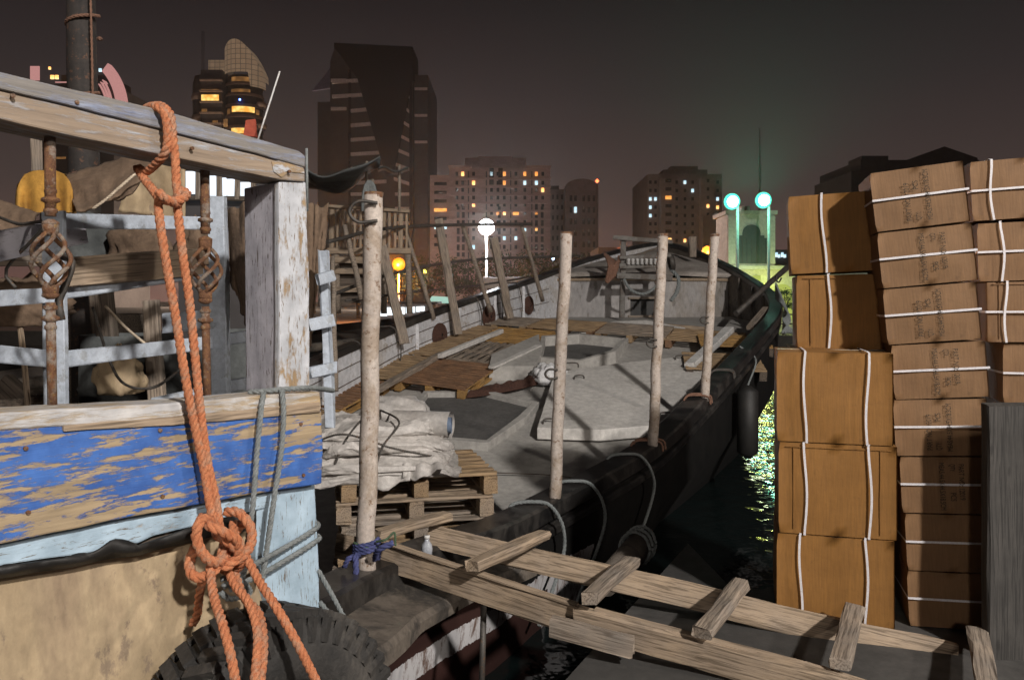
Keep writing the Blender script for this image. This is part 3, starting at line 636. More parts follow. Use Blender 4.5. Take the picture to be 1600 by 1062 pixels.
def inner(y, side, z=None):
    x = xs_f(y)-ins if side > 0 else xp_f(y)+ins
    c_ = (xs_f(y)+xp_f(y))/2
    x = max(x, c_) if side > 0 else min(x, c_)
    return Vector((x, y, z if z is not None else (zs_f(y) if side > 0 else zp_f(y))))
dk = MB(); dk.grid([[inner(y, -1, dz_f(y)).lerp(inner(y, 1, dz_f(y)), k/10)+Vector((0,0,.012*math.sin(math.pi*k/10))) for k in range(11)] for y in ys if y < 18.5])
dk.build('deck', M['deck'], dhow)
pb = MB(); pb.grid([[inner(y, -1), inner(y, -1).lerp(inner(y, -1, dz_f(y)-.02), .5), inner(y, -1, dz_f(y)-.02)] for y in ys]); pb.build('port_bulwark', M['port'], dhow)
sb = MB(); sb.grid([[inner(y, 1), inner(y, 1, dz_f(y)-.02)] for y in ys]); sb.build('starboard_bulwark', M['tarworn'], dhow)
def sweep(name, ysl, xf, zf, side, prof, mat, jit=.0):
    rows = []
    for i, y in enumerate(ysl):
        y0, y1 = ysl[max(i-1,0)], ysl[min(i+1, len(ysl)-1)]
        t = Vector((xf(y1)-xf(y0), y1-y0, 0)).normalized(); o = Vector((t.y, -t.x, 0))*side
        rows.append([Vector((xf(y), y, zf(y)))+o*a+Vector((0,0,b_))+noise.noise_vector(Vector((y*2, q*.9, 3)))*jit for q, (a, b_) in enumerate(prof)])
    mb = MB(); mb.grid(rows, False, close_u=True); n = len(prof)
    mb.add(rows[0], [list(range(n))]); mb.add(rows[-1], [list(range(n))]); return mb.build(name, mat, dhow)
ysf = [3.3+(21.5-3.3)*i/120 for i in range(121)]
cap = [(-.15,-.03),(-.15,.05),(-.135,.062),(.05,.05),(.075,.035),(.08,-.07),(.03,-.09),(.0,-.09)]
sweep('gunwale', ysf, xs_f, zs_f, 1, cap, M['tar'], .0025); sweep('gunwale', ysf, xp_f, zp_f, -1, cap, M['tar'], .0025)
strake = [(.01,-.13),(.05,-.14),(.065,-.155),(.065,-.20),(.05,-.215),(.01,-.22)]
sweep('rubbing_strake', ysf, xs_f, zs_f, 1, strake, M['tar'], .003); sweep('rubbing_strake', ysf, xp_f, zp_f, -1, strake, M['tar'], .003)
sweep('worn_ledge', [3.3+.1*i for i in range(20)], xs_f, zs_f, 1, [(.07,-.07),(.34,-.11),(.36,-.14),(.36,-.20),(.07,-.22)], M['tarworn'], .01)
# plank lines on port bulwark
for fr in (.3, .62):
    mb = MB(); mb.tube([inner(y, -1, zp_f(y)*(1-fr)+dz_f(y)*fr)+Vector((.004,0,0)) for y in ys if 8 < y < 17.5], .007, 5); mb.build('seam', M['wooddark'], dhow)
# forecastle
YB = 17.5; zb0 = 1.15; zt = 2.12; xl, xr = xp_f(YB)+.1, xs_f(YB)-.1
dxl, dxr = P(985,0,YB).x, P(1027,0,YB).x; dzt, dzb = EYE-(467-HY)*YB/F, EYE-(493-HY)*YB/F
mb = MB()
def curveY(x): return YB-.5*math.sin(math.pi*(x-xl)/(xr-xl))**.8+.5
def wallseg(mb, x0, x1, z0, z1, n=10):
    mb.grid([[Vector((x0+(x1-x0)*i/n, curveY(x0+(x1-x0)*i/n)-.0, z0)), Vector((x0+(x1-x0)*i/n, curveY(x0+(x1-x0)*i/n), z1))] for i in range(n+1)])
wallseg(mb, xl, dxl, zb0, zt); wallseg(mb, dxr, xr, zb0, zt); wallseg(mb, dxl, dxr, dzt, zt, 4); wallseg(mb, dxl, dxr, zb0, dzb, 4)
bulk = mb.build('forecastle_bulkhead', M['fore'], dhow)
MB().box(((dxl+dxr)/2, curveY(2.6)+.55, (dzt+dzb)/2), (.7, .9, .5)).build('hatchway', emit('unlit_interior', (0,0,0), 0), bulk)  # black box paints the shade inside the doorway
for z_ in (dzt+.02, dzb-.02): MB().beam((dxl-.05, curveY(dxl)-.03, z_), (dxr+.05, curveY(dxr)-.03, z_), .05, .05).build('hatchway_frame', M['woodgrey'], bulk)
mb = MB(); 
mb.grid([[Vector((xl+(xr-xl)*i/14, curveY(xl+(xr-xl)*i/14)-.06, zt+.03)) for i in range(15)], [Vector((xl+(xr-xl)*i/14, curveY(xl+(xr-xl)*i/14)-.06, zt-.03)) for i in range(15)]]); 
mb.grid([[Vector((xl+(xr-xl)*i/14, curveY(xl+(xr-xl)*i/14)+.02, zt+.03)) for i in range(15)], [Vector((xl+(xr-xl)*i/14, curveY(xl+(xr-xl)*i/14)-.06, zt+.03)) for i in range(15)]]); mb.build('beam_edge', M['wood'], dhow)
mb = MB(); yl = [17.45+(21.3-17.45)*i/16 for i in range(17)]
rows = []
for i, y in enumerate(yl):
    a, c_ = inner(y, -1), inner(y, 1); row = []
    zc = zt+.03+(2.95-zt)*(i/16)**.9
    for q in range(13):
        p = a.lerp(c_, q/12); p.z = zc+.07*math.sin(math.pi*q/12)
        if i == 0: p.y = curveY(p.x)
        row.append(p)
    rows.append(row)
mb.grid(rows); mb.build('foredeck', M['foredeck'], dhow)
for fr in (.18, .82):
    mb = MB(); mb.beam(rows[0][int(fr*12)]+Vector((0,.1,.03)), rows[15][6]+Vector((0,0,.05)), .07, .03); mb.build('deck_batten', M['woodgrey'], dhow)
# bits of the starboard inside near the bow: ribs
for y in [10.8+.9*i for i in range(8)]:
    MB().beam(inner(y, 1, dz_f(y))+Vector((-.04,0,0)), inner(y, 1)+Vector((-.03,0,-.02)), .05, .03, up=(0,1,0)).build('rib', M['tarworn'], dhow)
for y in [8.5+1.3*i for i in range(7)]:
    MB().beam(inner(y, -1, dz_f(y))+Vector((.03,0,0)), inner(y, -1)+Vector((.03,0,-.02)), .05, .03, up=(0,1,0)).build('rib', M['port'], dhow)
# windlass frame (bitts) before the forecastle
wy = 16.6
def W(px, py, y=wy): return P(px, py, y)
for px, t0, t1 in ((972, 372, 496), (1030, 366, 500)):
    MB().beam(W(px, t1), W(px+2, t0), .11, .11, up=(0,1,0)).build('bitt_post', M['bitt'], dhow)
for (x0, y0, x1, y1, th) in ((958,371,1050,378,.09), (964,431,1050,434,.12), (968,416,1040,414,.11), (968,403,1048,399,.07)):
    MB().beam(W(x0,y0,wy-.1), W(x1,y1,wy-.1), th, th).build('crossbeam', M['bitt'], dhow)
for q in range(8): MB().lathe([(.01,-.06),(.035,-.05),(.03,.03),(.045,.05),(.01,.07)], 8, W(982+q*7, 409, wy-.2)).build('belaying_pin', M['white'], dhow)
MB().lathe([(.16,-.05),(.19,0),(.16,.05),(.10,.05),(.10,-.05),(.16,-.05)], 18).xf(Matrix.Translation(W(1049, 410)) @ Matrix.Rotation(R(80), 4, 'Y')).build('sheave', M['darkiron'], dhow)
MB().beam(W(1082,402,19), W(1082,370,19), .16, .16, up=(0,1,0)).build('bollard', M['woodgrey'], dhow)
mb = MB(); rope_mb(mb, [W(975,436,wy-.2), W(985,452,wy-.3), W(1003,459,wy-.3), W(1020,452,wy-.3), W(1032,436,wy-.2)], .03); rope_mb(mb, [W(1048,420), W(1060,435,wy-.2), W(1058,455,wy-.3), W(1048,470,wy-.3)], .04)
tag(mb.build('rope', M['greyrope']), 'grey rope drooping from the bow crossbeams', 'rope')
mb = MB()
for q in range(5): rope_mb(mb, [W(945+4*q,396+q*3,wy+.2), W(952+2*q,415,wy-.2), W(948+3*q,440-q*2,wy-.2), W(962,425-q*3,wy-.2), W(968,400+q*2,wy)], .035)
tag(mb.build('rope_bundle', M['brownrope']), 'tangled brown rope hung left of the bow crossbeams', 'rope')
# --- hatches
def deck_poly(pts, h): return [D(x, y, h) for x, y in pts]
def coaming(name, pts, hh, th, mat, lip):
    """raised frame following the corner points"""
    base = deck_poly(pts, 0); n = len(base); mb = MB(); cen = sum(base, Vector())/n
    for i in range(n):
        a, b_ = base[i], base[(i+1) % n]
        up = Vector((0,0,hh)); ia = a+(cen-a).normalized()*th; ib = b_+(cen-b_).normalized()*th
        mb.add([a, b_, b_+up, a+up, ia, ib, ib+up, ia+up], [(0,1,2,3),(4,7,6,5),(3,2,6,7)])
    return mb.build(name, mat, dhow)
hc_ = None
def hatch(outer, hh, dep, wall=.10, label=None):
    base = deck_poly(outer, 0); n = len(base); cen = sum(base, Vector())/n; mb = MB(); up = Vector((0,0,hh)); dn = Vector((0,0,.012))
    inn = [b_+(cen-b_).normalized()*wall for b_ in base]
    for i in range(n):
        a, b_, ia, ib = base[i], base[(i+1)%n], inn[i], inn[(i+1)%n]
        mb.add([a-up*.3, b_-up*.3, b_+up, a+up, ia+dn, ib+dn, ib+up, ia+up], [(0,1,2,3),(4,7,6,5),(3,2,6,7)])
    o = mb.build('hatch_coaming', M['deck'], dhow, bevel=.008)
    MB().add([p+Vector((0,0,.03)) for p in inn], [list(range(n))]).build('hatch_shade', M['hatchshade'], o); return o  # dark sheet stands in for the shaded depth of the open hatch
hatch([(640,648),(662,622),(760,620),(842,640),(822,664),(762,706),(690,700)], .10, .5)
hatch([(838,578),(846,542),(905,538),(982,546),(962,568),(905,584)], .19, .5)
MB().prism(deck_poly([(764,596),(768,576),(842,542),(846,578),(834,596)], .0), (0,0,.22)).build('hatch_platform', M['deck'], dhow, bevel=.008)
MB().beam(D(768,574,.24), D(842,540,.24), .10, .03).build('edge_board', M['slab'], dhow)
# seam across pale deck
MB().tube([D(770,738,.05), D(850,741,.05), D(960,752,.05)], .006, 4).build('seam', M['wooddark'], dhow)
# raised fore platform (arched grey board before the forecastle)
mb = MB(); mb.prism([D(905,512,.05), D(960,502,.12), D(1010,500,.16), D(1070,512,.10), D(1075,520,.02), D(905,520,.02)], (0,0,-.06)); mb.build('arched_board', M['slab'], dhow)
# --- hatch cover slab
slabp = [P(839,668,9.0), P(939,671,9.05), P(1045,662,9.35), P(1092,612,10.6), P(1100,553,12.5), P(985,565,12.1), P(866,581,11.5)]
for p in slabp: pass
zs_ = [D(x, y, .17) for x, y in ((839,668),(939,671),(1045,662),(1093,613),(1100,553),(985,565),(866,581))]
sl = MB(); sl.prism(zs_, (0,0,-.13)); so = sl.build('hatch_cover', M['slab'], bevel=.01)
tag(so, 'large pale grey hatch cover slab lying on deck between the second and fourth pipes', 'hatch cover')
t = so
for (x, y, s_) in ((893,573,.10),(1068,561,.12),(1040,652,.07),(858,662,.07),(905,593,.07)):
    p = D(x, y, .175); MB().tube(crs([p+Vector((-s_,0,-.01)), p+Vector((-s_*.8,0,.05)), p+Vector((s_*.8,.03,.05)), p+Vector((s_,.03,-.01))], .02), .010, 6).build('handle', M['darkiron'], t)
# white plank
pA = D(1085,567,.25); pB = D(1140,520,.22)
tag(MB().beam(D(1078,572,.22), P(1139,515,D(1139,525,.2).y), .16, .10).build('plank', M['white']), 'short white painted plank end beside the fourth pipe', 'plank')
# --- pipes standing along the starboard rail
def stanchion(bx_, by_, tx, ty, Y, wpx, label, hooks=()):
    A = P(bx_, by_, Y); B = P(tx, ty, Y+.05); r_ = wpx*Y/F/2
    t = thing('pipe_post', A, label, 'pipe', group='pipe posts along the starboard rail')
    mb = MB(); n = 14; pts = [A.lerp(B, i/n)+noise.noise_vector(Vector((i*.6, Y, 0)))*.014 for i in range(n+1)]
    mb.tube(pts, [r_*(1+.03*noise.noise(Vector((i*.9, Y, 5)))) for i in range(n+1)], 20); tube_ = mb.build('tube', M['pipe'], t)
    d = (B-A).normalized()
    MB().lathe([(r_*1.0, 0), (r_*1.02, .004), (r_*1.02,.03), (r_*.85,.03), (r_*.8,-.02)], 20, B-d*.012).build('rim', M['rust'], tube_)
    for (hx, hy, s_) in hooks:
        c = P(hx, hy, Y-.02); MB().tube(crs([c+Vector((s_,0,s_*.6)), c+Vector((-s_*.3,-.01,s_*.7)), c+Vector((-s_*.9,-.01,0)), c+Vector((-s_*.3,-.01,-s_*.7)), c+Vector((s_,0,-s_*.6))], .01), .009, 6).build('hook', M['darkiron'], tube_)
    return t
P1 = stanchion(572, 910, 584, 306, 4.12, 29, 'nearest and thickest pinkish pipe post, tied with a blue rag', ((567,331,.075),))
P2 = stanchion(866, 790, 885, 366, 6.08, 19, 'second pipe post, standing before the pale deck', ((861,584,.05),))
P3 = stanchion(1019, 702, 1036, 368, 7.45, 16, 'third pipe post, in front of the bow doorway', ((1018,536,.05),))
P4 = stanchion(1101, 626, 1117, 368, 8.85, 14, 'farthest pipe post, beside the orange lamp', ((1100,500,.05),))
# ropes round the gunwale
def rr(y, off=.0, dz=0.0):
    return Vector((xs_f(y)+off, y, zs_f(y)+dz))
def gun_rope(y0, y1, drop, mat, label, r_=.014, name='rope'):
    mb = MB(); a = [rr(y0,-.17,-.05), rr(y0+.02,-.15,.07), rr(y0+.05,0,.085), rr(y0+.08,.10,.05), rr(y0+.12,.17,-.10), rr(y0+.15,.17,-.3), rr((y0+y1)/2+.1,.16,-.3-drop*.5), rr(y1,.14,-.3-drop)]
    rope_mb(mb, a, r_); return tag(mb.build(name, mat), label, 'rope')
gun_rope(5.75, 5.55, .42, M['greyrope'], 'grey rope over the black rail, just right of the second pipe base')
gun_rope(6.35, 6.15, .50, M['greyrope'], 'grey rope over the black rail, middle one of three')
gun_rope(7.05, 6.75, .62, M['greyrope'], 'grey rope over the black rail, farthest of three, holding the log fender')
for i, (y, lab) in enumerate(((7.42,'brown lashing round the rail at the third pipe base'),(8.75,'brown lashing round the rail at the farthest pipe base'),(9.7,'dark lashing loop on the rail beyond the farthest pipe'))):
    mb = MB()
    for q in range(2): rope_mb(mb, [rr(y+q*.05,-.17,-.1), rr(y+q*.05,-.14,.075), rr(y+.03+q*.05,.0,.09), rr(y+.05+q*.05,.1,.06), rr(y+.05+q*.05,.12,-.02)], .011)
    tag(mb.build('lashing', M['brownrope'] if i < 2 else M['darkiron']), lab, 'rope')
# log fender hanging outside
mb = MB(); mb.tube([P(945,912,5.3), P(985,868,5.75), P(1003,845,6.0)], [.085,.10,.09], 14)
t = tag(mb.build('log_fender', M['tarworn']), 'dark log fender slung outside the rail above the walkway', 'fender')
mb = MB()
for q in range(3): 
    c = P(992+q*5, 858-q*5, 5.75+q*.08); rope_mb(mb, [c+Vector((.11*math.cos(a), .05*math.sin(a), .11*math.sin(a))) for a in np.linspace(0, 6.2, 9)], .012)
tag(mb.build('lashing', M['greyrope']), 'grey rope wound round the log fender', 'rope')
# tyre / rubber fenders at the quay side further on
mb = MB(); c = P(1168, 680, 9.9); mb.tube([c+Vector((0,0,.62)), c+Vector((0,0,.55)), c+Vector((0,0,-.2)), c+Vector((0,0,-.28))], [.03,.13,.13,.04], 16); t = tag(mb.build('fender', M['blackflap']), 'black sausage fender hanging between hull and water', 'fender')
mb = MB(); rope_mb(mb, [c+Vector((0,0,.6)), rr(10.9,.12,-.1), rr(10.9,-.1,.08)], .012); tag(mb.build('rope', M['greyrope']), 'thin line holding the sausage fender', 'rope')
# boom over the far quay
mb = MB(); mb.tube([P(1150,490,14.6), P(1205,440,15.4), P(1262,390,16.4)], .055, 10); t = tag(mb.build('boom', M['darkiron']), 'dark metal boom slanting over the rail towards the cartons', 'boom')
MB().tube(crs([P(1214,429,15.4), P(1213,438,15.4), P(1217,441,15.4), P(1221,434,15.5)], .03), .015, 6).build('ring', M['darkiron'], t)
# wood struts inside bow
tag(MB().beam(P(1172,512,13.2), P(1197,482,14.0), .12, .08).build('strut', M['woodgrey']), 'grey strut leaning inside the starboard bow', 'timber')
tag(MB().beam(P(1183,520,12.6), P(1200,508,12.9), .2, .06).build('plank', M['white']), 'short pale board lying inside the bow curve', 'plank')
mb = MB()
for q in range(6): 
    a = P(1212,465,14); rope_mb(mb, [a+Vector((0,0,.05*q)), P(1226+q,480+2*q,13.2), P(1234-2*q,500,12.8), P(1222+4*q,520,12.6)], .02)
tag(mb.build('rope_bundle', M['greyrope']), 'frayed grey ropes hanging outside the starboard bow', 'rope')

# --- planks and poles leaning on the port rail
def lean(tx, ty, bx_, by_, Yt, Yb, wpx, flat, label):
    A = P(bx_, by_, Yb); B = P(tx, ty, Yt); wd = wpx*Yb/F
    mb = MB()
    if flat: mb.beam(A, B, wd, .05, up=(.5,-1,0.1), jit=.01)
    else: mb.tube([A.lerp(B, i/8)+noise.noise_vector(Vector((i*.7, tx, 0)))*.02 for i in range(9)], [wd/2*(1-.03*i) for i in range(9)], 9)
    tag(mb.build('leaning_plank' if flat else 'leaning_pole', M['woodgrey']), label, 'timber', 'timbers leaning on the port rail')
lean(597,385,632,538,12.0,11.7,15,1,'flat plank leaning on port rail before the orange lamp')
lean(634,362,678,498,12.6,12.9,8,0,'round pole leaning on port rail right of the orange lamp')
lean(685,342,716,522,13.3,13.3,13,1,'flat plank leaning on port rail, left of the white lamp post')
lean(722,350,767,486,13.9,14.4,8,0,'thin round pole on port rail ending at a rope pad, near the white lamp')
lean(771,372,797,498,14.6,14.9,12,1,'flat plank leaning on port rail just right of the white lamp post')
lean(815,352,848,470,15.2,16.2,7,0,'thin round pole leaning on port rail, nearest the bow')
lean(539,352,566,468,11.2,11.0,10,0,'round pole leaning left of the thickest pipe post')
lean(520,400,524,610,9.5,9.0,10,0,'dark pole standing between the blue stern post and the thickest pipe')
for (pts, lab, r_, m) in (([(512,378,10.6),(597,358,12),(690,352,13.3),(830,350,15.3)], 'upper horizontal pipe lashed across the leaning timbers', .028, 'darkiron'), ([(500,468,10.8),(597,432,12),(690,412,13.3),(770,404,14.7),(905,400,17)], 'middle horizontal line across the leaning timbers', .026, 'darkiron'), ([(540,470,11.2),(640,457,12.6),(760,444,14.4),(830,432,15.6)], 'lowest horizontal line just above the port rail', .018, 'darkiron')):
    mb = MB(); mb.tube(crs([P(*q) for q in pts], .2), r_, 7); tag(mb.build('rail_pipe', M[m]), lab, 'rail')
# brown rope pads / stains & hanging lines on port bulwark
for i, (px, py, w_, h_, lab) in enumerate(((684,508,34,44,'round brown rope pad hanging left on the port bulwark'), (762,492,34,40,'round brown rope pad hanging in the middle of the port bulwark'), (824,488,26,26,'small brown rope pad nearest the bow on the port bulwark'))):
    p = D(px, py+h_*.5, 0); y = p.y
    for _ in range(6):
        y = y+0; 
    best = min([10+.05*q for q in range(150)], key=lambda yy: abs((inner(yy, -1).x/yy)*F+CX-px)); c = inner(best, -1, (zp_f(best)*.42+dz_f(best)*.58)); rW = w_*best/F/2*.85
    mb = MB(); tt = Vector((xp_f(best+.2)-xp_f(best-.2), .4, 0)).normalized()
    for q in range(7): 
        ra = rW*(1-q*.13); mb.tube([c+Vector((.03+.006*q,0,0))+tt*ra*math.cos(a)*1.5+Vector((0,0,ra*1.25*math.sin(a))) for a in np.linspace(0, 6.2832, 24)], rW*.1, 6)
    tag(mb.build('rope_pad', M['net']), lab, 'rope pad')
for px, lab in ((558,'thin dark line on the port bulwark just left of the thickest pipe post'),(612,'thin dark line on the port bulwark before the nearest flat leaning plank'),(700,'thin dark line on the port bulwark right of the nearest rope pad'),(742,'thin dark line on the port bulwark left of the middle rope pad'),(775,'thin dark line on the port bulwark just left of the last flat plank'),(805,'thin dark line on the port bulwark nearest the bow')):
    best = min([8+.05*q for q in range(190)], key=lambda yy: abs((inner(yy, -1).x/yy)*F+CX-px))
    a = inner(best, -1)+Vector((.03,0,.07)); b_ = inner(best+.1, -1, dz_f(best)+.12)+Vector((.08,0,0)); mb = MB(); rope_mb(mb, [a+Vector((-.2,0,.02)), a, a.lerp(b_, .5)+Vector((.05,.03,0)), b_], .013, step=.03)
    tag(mb.build('hanging_line', M['darkiron']), lab, 'rope', 'lines hanging on the port bulwark')

# --- pallets
def make_pallet(mt, mb_, label, M4, parts=True, nb=9, Lx=1.2, Ly=1.0, group='pallets laid on the dhow deck'):
    t = thing('pallet', (0,0,0), label, 'pallet', group=group, matrix=M4)
    mb = MB(); 
    for q in range(nb):
        y = -Ly/2+.05+q*(Ly-.1)/(nb-1); mb.beam((-Lx/2, y, .134), (Lx/2, y+random.uniform(-.006,.006), .134), .066, .02, jit=.004, ch=.003)
    mb.build('top_boards', mt, t, local=True)
    for x in (-Lx/2+.05, 0, Lx/2-.05):
        mb = MB(); mb.beam((x, -Ly/2, .112), (x, Ly/2, .112), .10, .022, ch=.003)
        for y in (-Ly/2+.07, 0, Ly/2-.07): mb.box((x, y, .062), (.10, .14, .078))
        mb.beam((x, -Ly/2, .011), (x, Ly/2, .011), .10, .022, ch=.003); mb.build('stringer', mb_, t, local=True)
    return t
def deck_frame(p, yaw, h=.02, lift=0):
    s = (dz_f(p.y+.3)-dz_f(p.y-.3))/.6
    nrm = Vector((0, -s, 1)).normalized(); x = Vector((math.cos(yaw), math.sin(yaw), 0)); x = (x-nrm*x.dot(nrm)).normalized(); y = nrm.cross(x)
    m = Matrix.Identity(4); o = p+nrm*h
    for i in range(3): m[i][0] = x[i]; m[i][1] = y[i]; m[i][2] = nrm[i]; m[i][3] = o[i]
    return m
yawb = R(90-22)
G0 = D(640, 592); gu = Vector((math.cos(R(68)), math.sin(R(68)), 0)); gv = Vector((math.sin(R(68)), -math.cos(R(68)), 0))
pal = [ # row, column, turned, mats, label
 (-2,0,0,'pallet','wooddark','shadowed pallet behind the thickest pipe post, nearest the stern',10), (-1,0,0,'palletred','palletgold','reddish pallet along the port side just beyond the thickest pipe post',11),
 (0,0,0,'pallet','palletgold','brown pallet along the port side below the nearest rope pad',11), (0,1,1,'palletred','palletgold','dark red pallet with a bright yellow edge in front of the deck hatches',13),
 (1,0,0,'pallet','pallet','brown pallet along the port side below the middle rope pad',11), (1,1,0,'woodgrey','woodgrey','greyish pallet with long gaps left of the open hatch',8),
 (2,0,0,'pallet','palletgold','brown pallet along the port side under the far grey timber',11), (2,1,1,'palletgold','palletgold','yellow edged pallet between the far grey timber and the second pipe',9),
 (3,0,1,'woodgrey','pallet','grey pallet by the port bulwark in the far row, nearest the last rope pad',11), (3,1,1,'pallet','palletred','brown pallet behind the second pipe in the far row',11),
 (3,2,1,'woodgrey','pallet','greyish pallet in the far row, between the second and third pipe',11), (2.9,3,1,'pallet','palletred','brown pallet at the starboard end of the far row, left of the third pipe',11)]
for (gi, gj, trn, a, b_, lab, nb) in pal:
    p = G0+gu*1.26*gi+gv*((1.24*gj-.1) if gi > 2.5 else (-.26, .62)[gj]); p.z = dz_f(p.y); nar = gj == 0 and gi < 2.5

    make_pallet(M[a], M[b_], lab, deck_frame(p, R(68)+random.uniform(-.035,.035)-(1.5708 if trn or nar else 0), .03), nb=11 if nar else (8 if gi > 2.5 else nb), Lx=.66 if nar else (1.04 if trn and gi < 2.5 else 1.2), Ly=1.2 if nar or (trn and gi < 2.5) else 1.04)
for (px, py, yw, a, b_, lab, nb) in ((1146, 552, R(170), 'palletgold', 'wooddark', 'slatted pallet lying right of the farthest pipe, farther of the two there', 9), (1128, 586, R(172), 'pallet', 'wooddark', 'slatted pallet tucked under the starboard rail, nearest the farthest pipe', 9)):
    p = D(px, py, 0); make_pallet(M[a], M[b_], lab, deck_frame(p, yw, .07), nb=nb, Lx=1.1, Ly=.9)
# grey beams lying over the pallets
tag(MB().beam(D(588,610,.2), D(690,553,.22), .11, .07).build('timber_beam', M['woodgrey']), 'long grey timber lying over the pallets along the port side, near length', 'timber')
tag(MB().beam(D(688,556,.26), D(783,517,.22), .09, .07).build('timber_beam', M['slab']), 'pale grey timber lying over the pallets, far length', 'timber')
# white bag and red net
def blob(c, rx, ry, rz, seed, amp=.25, fr=2.2, n=22):
    rows = []
    for i in range(n+1):
        th = math.pi*i/n; r = []
        for j in range(n*2):
            ph = math.pi*j/n; d = Vector((math.sin(th)*math.cos(ph), math.sin(th)*math.sin(ph), math.cos(th)))
            k_ = 1+amp*noise.fractal(d*fr+Vector((seed, 0, 0)), 1.0, 2.0, 4)-amp*.55*abs(noise.noise(d*fr*1.7+Vector((0, seed, 0))))
            p = Vector((d.x*rx*k_, d.y*ry*k_, d.z*rz*k_)); p.z = max(p.z, -rz*.6); r.append(Vector(c)+p)
        rows.append(r)
    return rows
p = D(857, 603, 0)
tag(MB().grid(blob(p+Vector((0,0,.13)), .26, .22, .18, 3, .35, 3), close_u=True).build('plastic_bag', M['white_bag']), 'crumpled white plastic bag beside the second pipe', 'bag')
mb = MB(); rows = []; a_, b_ = D(735,624,0), D(850,602,0)
for i in range(26):
    t_ = i/25; c = a_.lerp(b_, t_); r = []
    for j in range(13):
        s_ = (j-6)/6; wdt = .26*math.sin(math.pi*min(1, t_*.93+.05))**.6; q = c+Vector((s_*.05, s_*wdt, .03+.10*(1-s_*s_)*(1+.9*noise.noise(Vector((t_*7, s_*3, 1))))))
        r.append(q)
    rows.append(r)
tag(mb.grid(rows).build('fishing_net', M['net']), 'reddish brown net heap lying beside the white bag', 'net')
mb = MB()
for q in range(4): c = D(1050,521,.05); rope_mb(mb, [c+Vector((.28*math.cos(a)*(1-q*.12)+.05*q, .2*math.sin(a)*(1-q*.1), .02*q)) for a in np.linspace(0,6.28,10)], .025, step=.04)
tag(mb.build('rope_coil', M['darkiron']), 'dark coil of rope on deck right of the third pipe', 'rope')
for q, (x0, y0, x1, y1) in enumerate(((1040,509,1105,514),)): tag(MB().beam(D(x0,y0,.06), D(x1,y1,.06), .1, .08).build('timber_beam', M['wood']), 'thin timber lying before the starboard side of the bulkhead', 'timber')

# --- pallet stack with tarpaulin bundle
base = Vector((-.74, 5.95, -.30)); yawp = R(14)
for q in range(5):
    mt = ('woodgrey','pallet','woodgrey','wood','pallet')[q]
    m4 = Matrix.Translation(base+Vector((.02*((q*7) % 3-1), .015*((q*5) % 3), q*.148))) @ Matrix.Rotation(yawp+R((q*37) % 9-4), 4, 'Z')
    make_pallet(M[mt], M[mt], ('bottom pallet of the stack under the tarpaulin','second pallet from the bottom of the stack under the tarpaulin','third pallet from the bottom of the tarpaulin stack','yellowish fourth pallet, just below the top of the tarpaulin stack','top pallet directly under the grey tarpaulin')[q], m4, nb=7, Lx=1.08, Ly=.95, group='pallets stacked under the tarpaulin')
topz = base.z+5*.148
def crease(p, seed):
    a = 1-2*abs(noise.noise(p*1.0+Vector((seed,0,0)))); b_ = 1-2*abs(noise.noise(p*2.3+Vector((0,seed,3)))); c = 1-2*abs(noise.noise(p*5.1+Vector((2,seed,7))))
    return .6*a**3+.35*b_*abs(b_)+.14*c
def cloth_layer(mb, c, rx, ry, h, rot, seed, n=84, sag=.0, fr=5, amp=.05):
    cr_, sr = math.cos(rot), math.sin(rot); rows = []
    prof = [(k_/16, 1-.10*(k_/16)**3) for k_ in range(16)]+[(.975,.84),(1.0,.66),(1.01,.5),(1.0,.33),(.98,.16),(.93,.02),(.8,-.02)]
    for (rf, zf) in prof:
        r = []
        for j in range(n):
            a = 2*math.pi*j/n; ca, sa = math.cos(a), math.sin(a); e = .42
            x = rx*rf*(abs(ca)**e)*(1 if ca >= 0 else -1); y = ry*rf*(abs(sa)**e)*(1 if sa >= 0 else -1)
            cv = crease(Vector((x*fr*.55+y*1.5, y*fr*.9, seed*3.7+zf*1.2)), seed)
            z = h*zf+amp*(cv-.3)*(1 if zf > .3 else .25)
            o_ = 1+.05*crease(Vector((a*1.3, zf*2.6, seed)), seed+4)+.07*noise.noise(Vector((ca*1.5, sa*1.5, seed)))
            dd_ = max(0, rf-.7)*sag*(.5+.5*math.sin(a*2+seed))
            r.append(Vector(c)+Vector((x*o_*cr_-y*o_*sr, x*o_*sr+y*o_*cr_, z-dd_)))
        rows.append(r)
    mb.grid(rows, False, close_u=True)
tb = thing('tarpaulin_bundle', base+Vector((0,0,5*.148)), 'folded pale grey tarpaulin bundle heaped on the pallet stack', 'tarpaulin')
mb = MB(); cb = base+Vector((-.22,-.05,5*.148))
cloth_layer(mb, cb+Vector((0,0,-.015)), .56, .48, .075, .25, 1, sag=.3, amp=.04)
cloth_layer(mb, cb+Vector((.03,-.02,.04)), .53, .47, .06, .16, 2, sag=.3, amp=.04)
cloth_layer(mb, cb+Vector((-.04,.02,.09)), .53, .44, .08, .06, 4, sag=.3, amp=.05)
cloth_layer(mb, cb+Vector((0,.04,.15)), .48, .40, .08, .30, 8, sag=.25, amp=.055)
cloth_layer(mb, cb+Vector((-.05,.05,.20)), .50, .38, .07, .14, 10, sag=.25, amp=.05)
cloth_layer(mb, cb+Vector((-.06,.06,.25)), .44, .34, .08, .2, 13, sag=.2, amp=.055)
mb.build('folded_sheet', M['tarp'], tb)
mb = MB().grid(blob(cb+Vector((.08,.22,.34)), .27, .20, .15, 5, .18, 1.8), close_u=True); mb.build('stuffed_sack', M['tarp'], tb)
mb = MB(); c = cb+Vector((.28,.0,.31))
sp = [c+Vector((.0+.30*0,0,0))]
rows = []
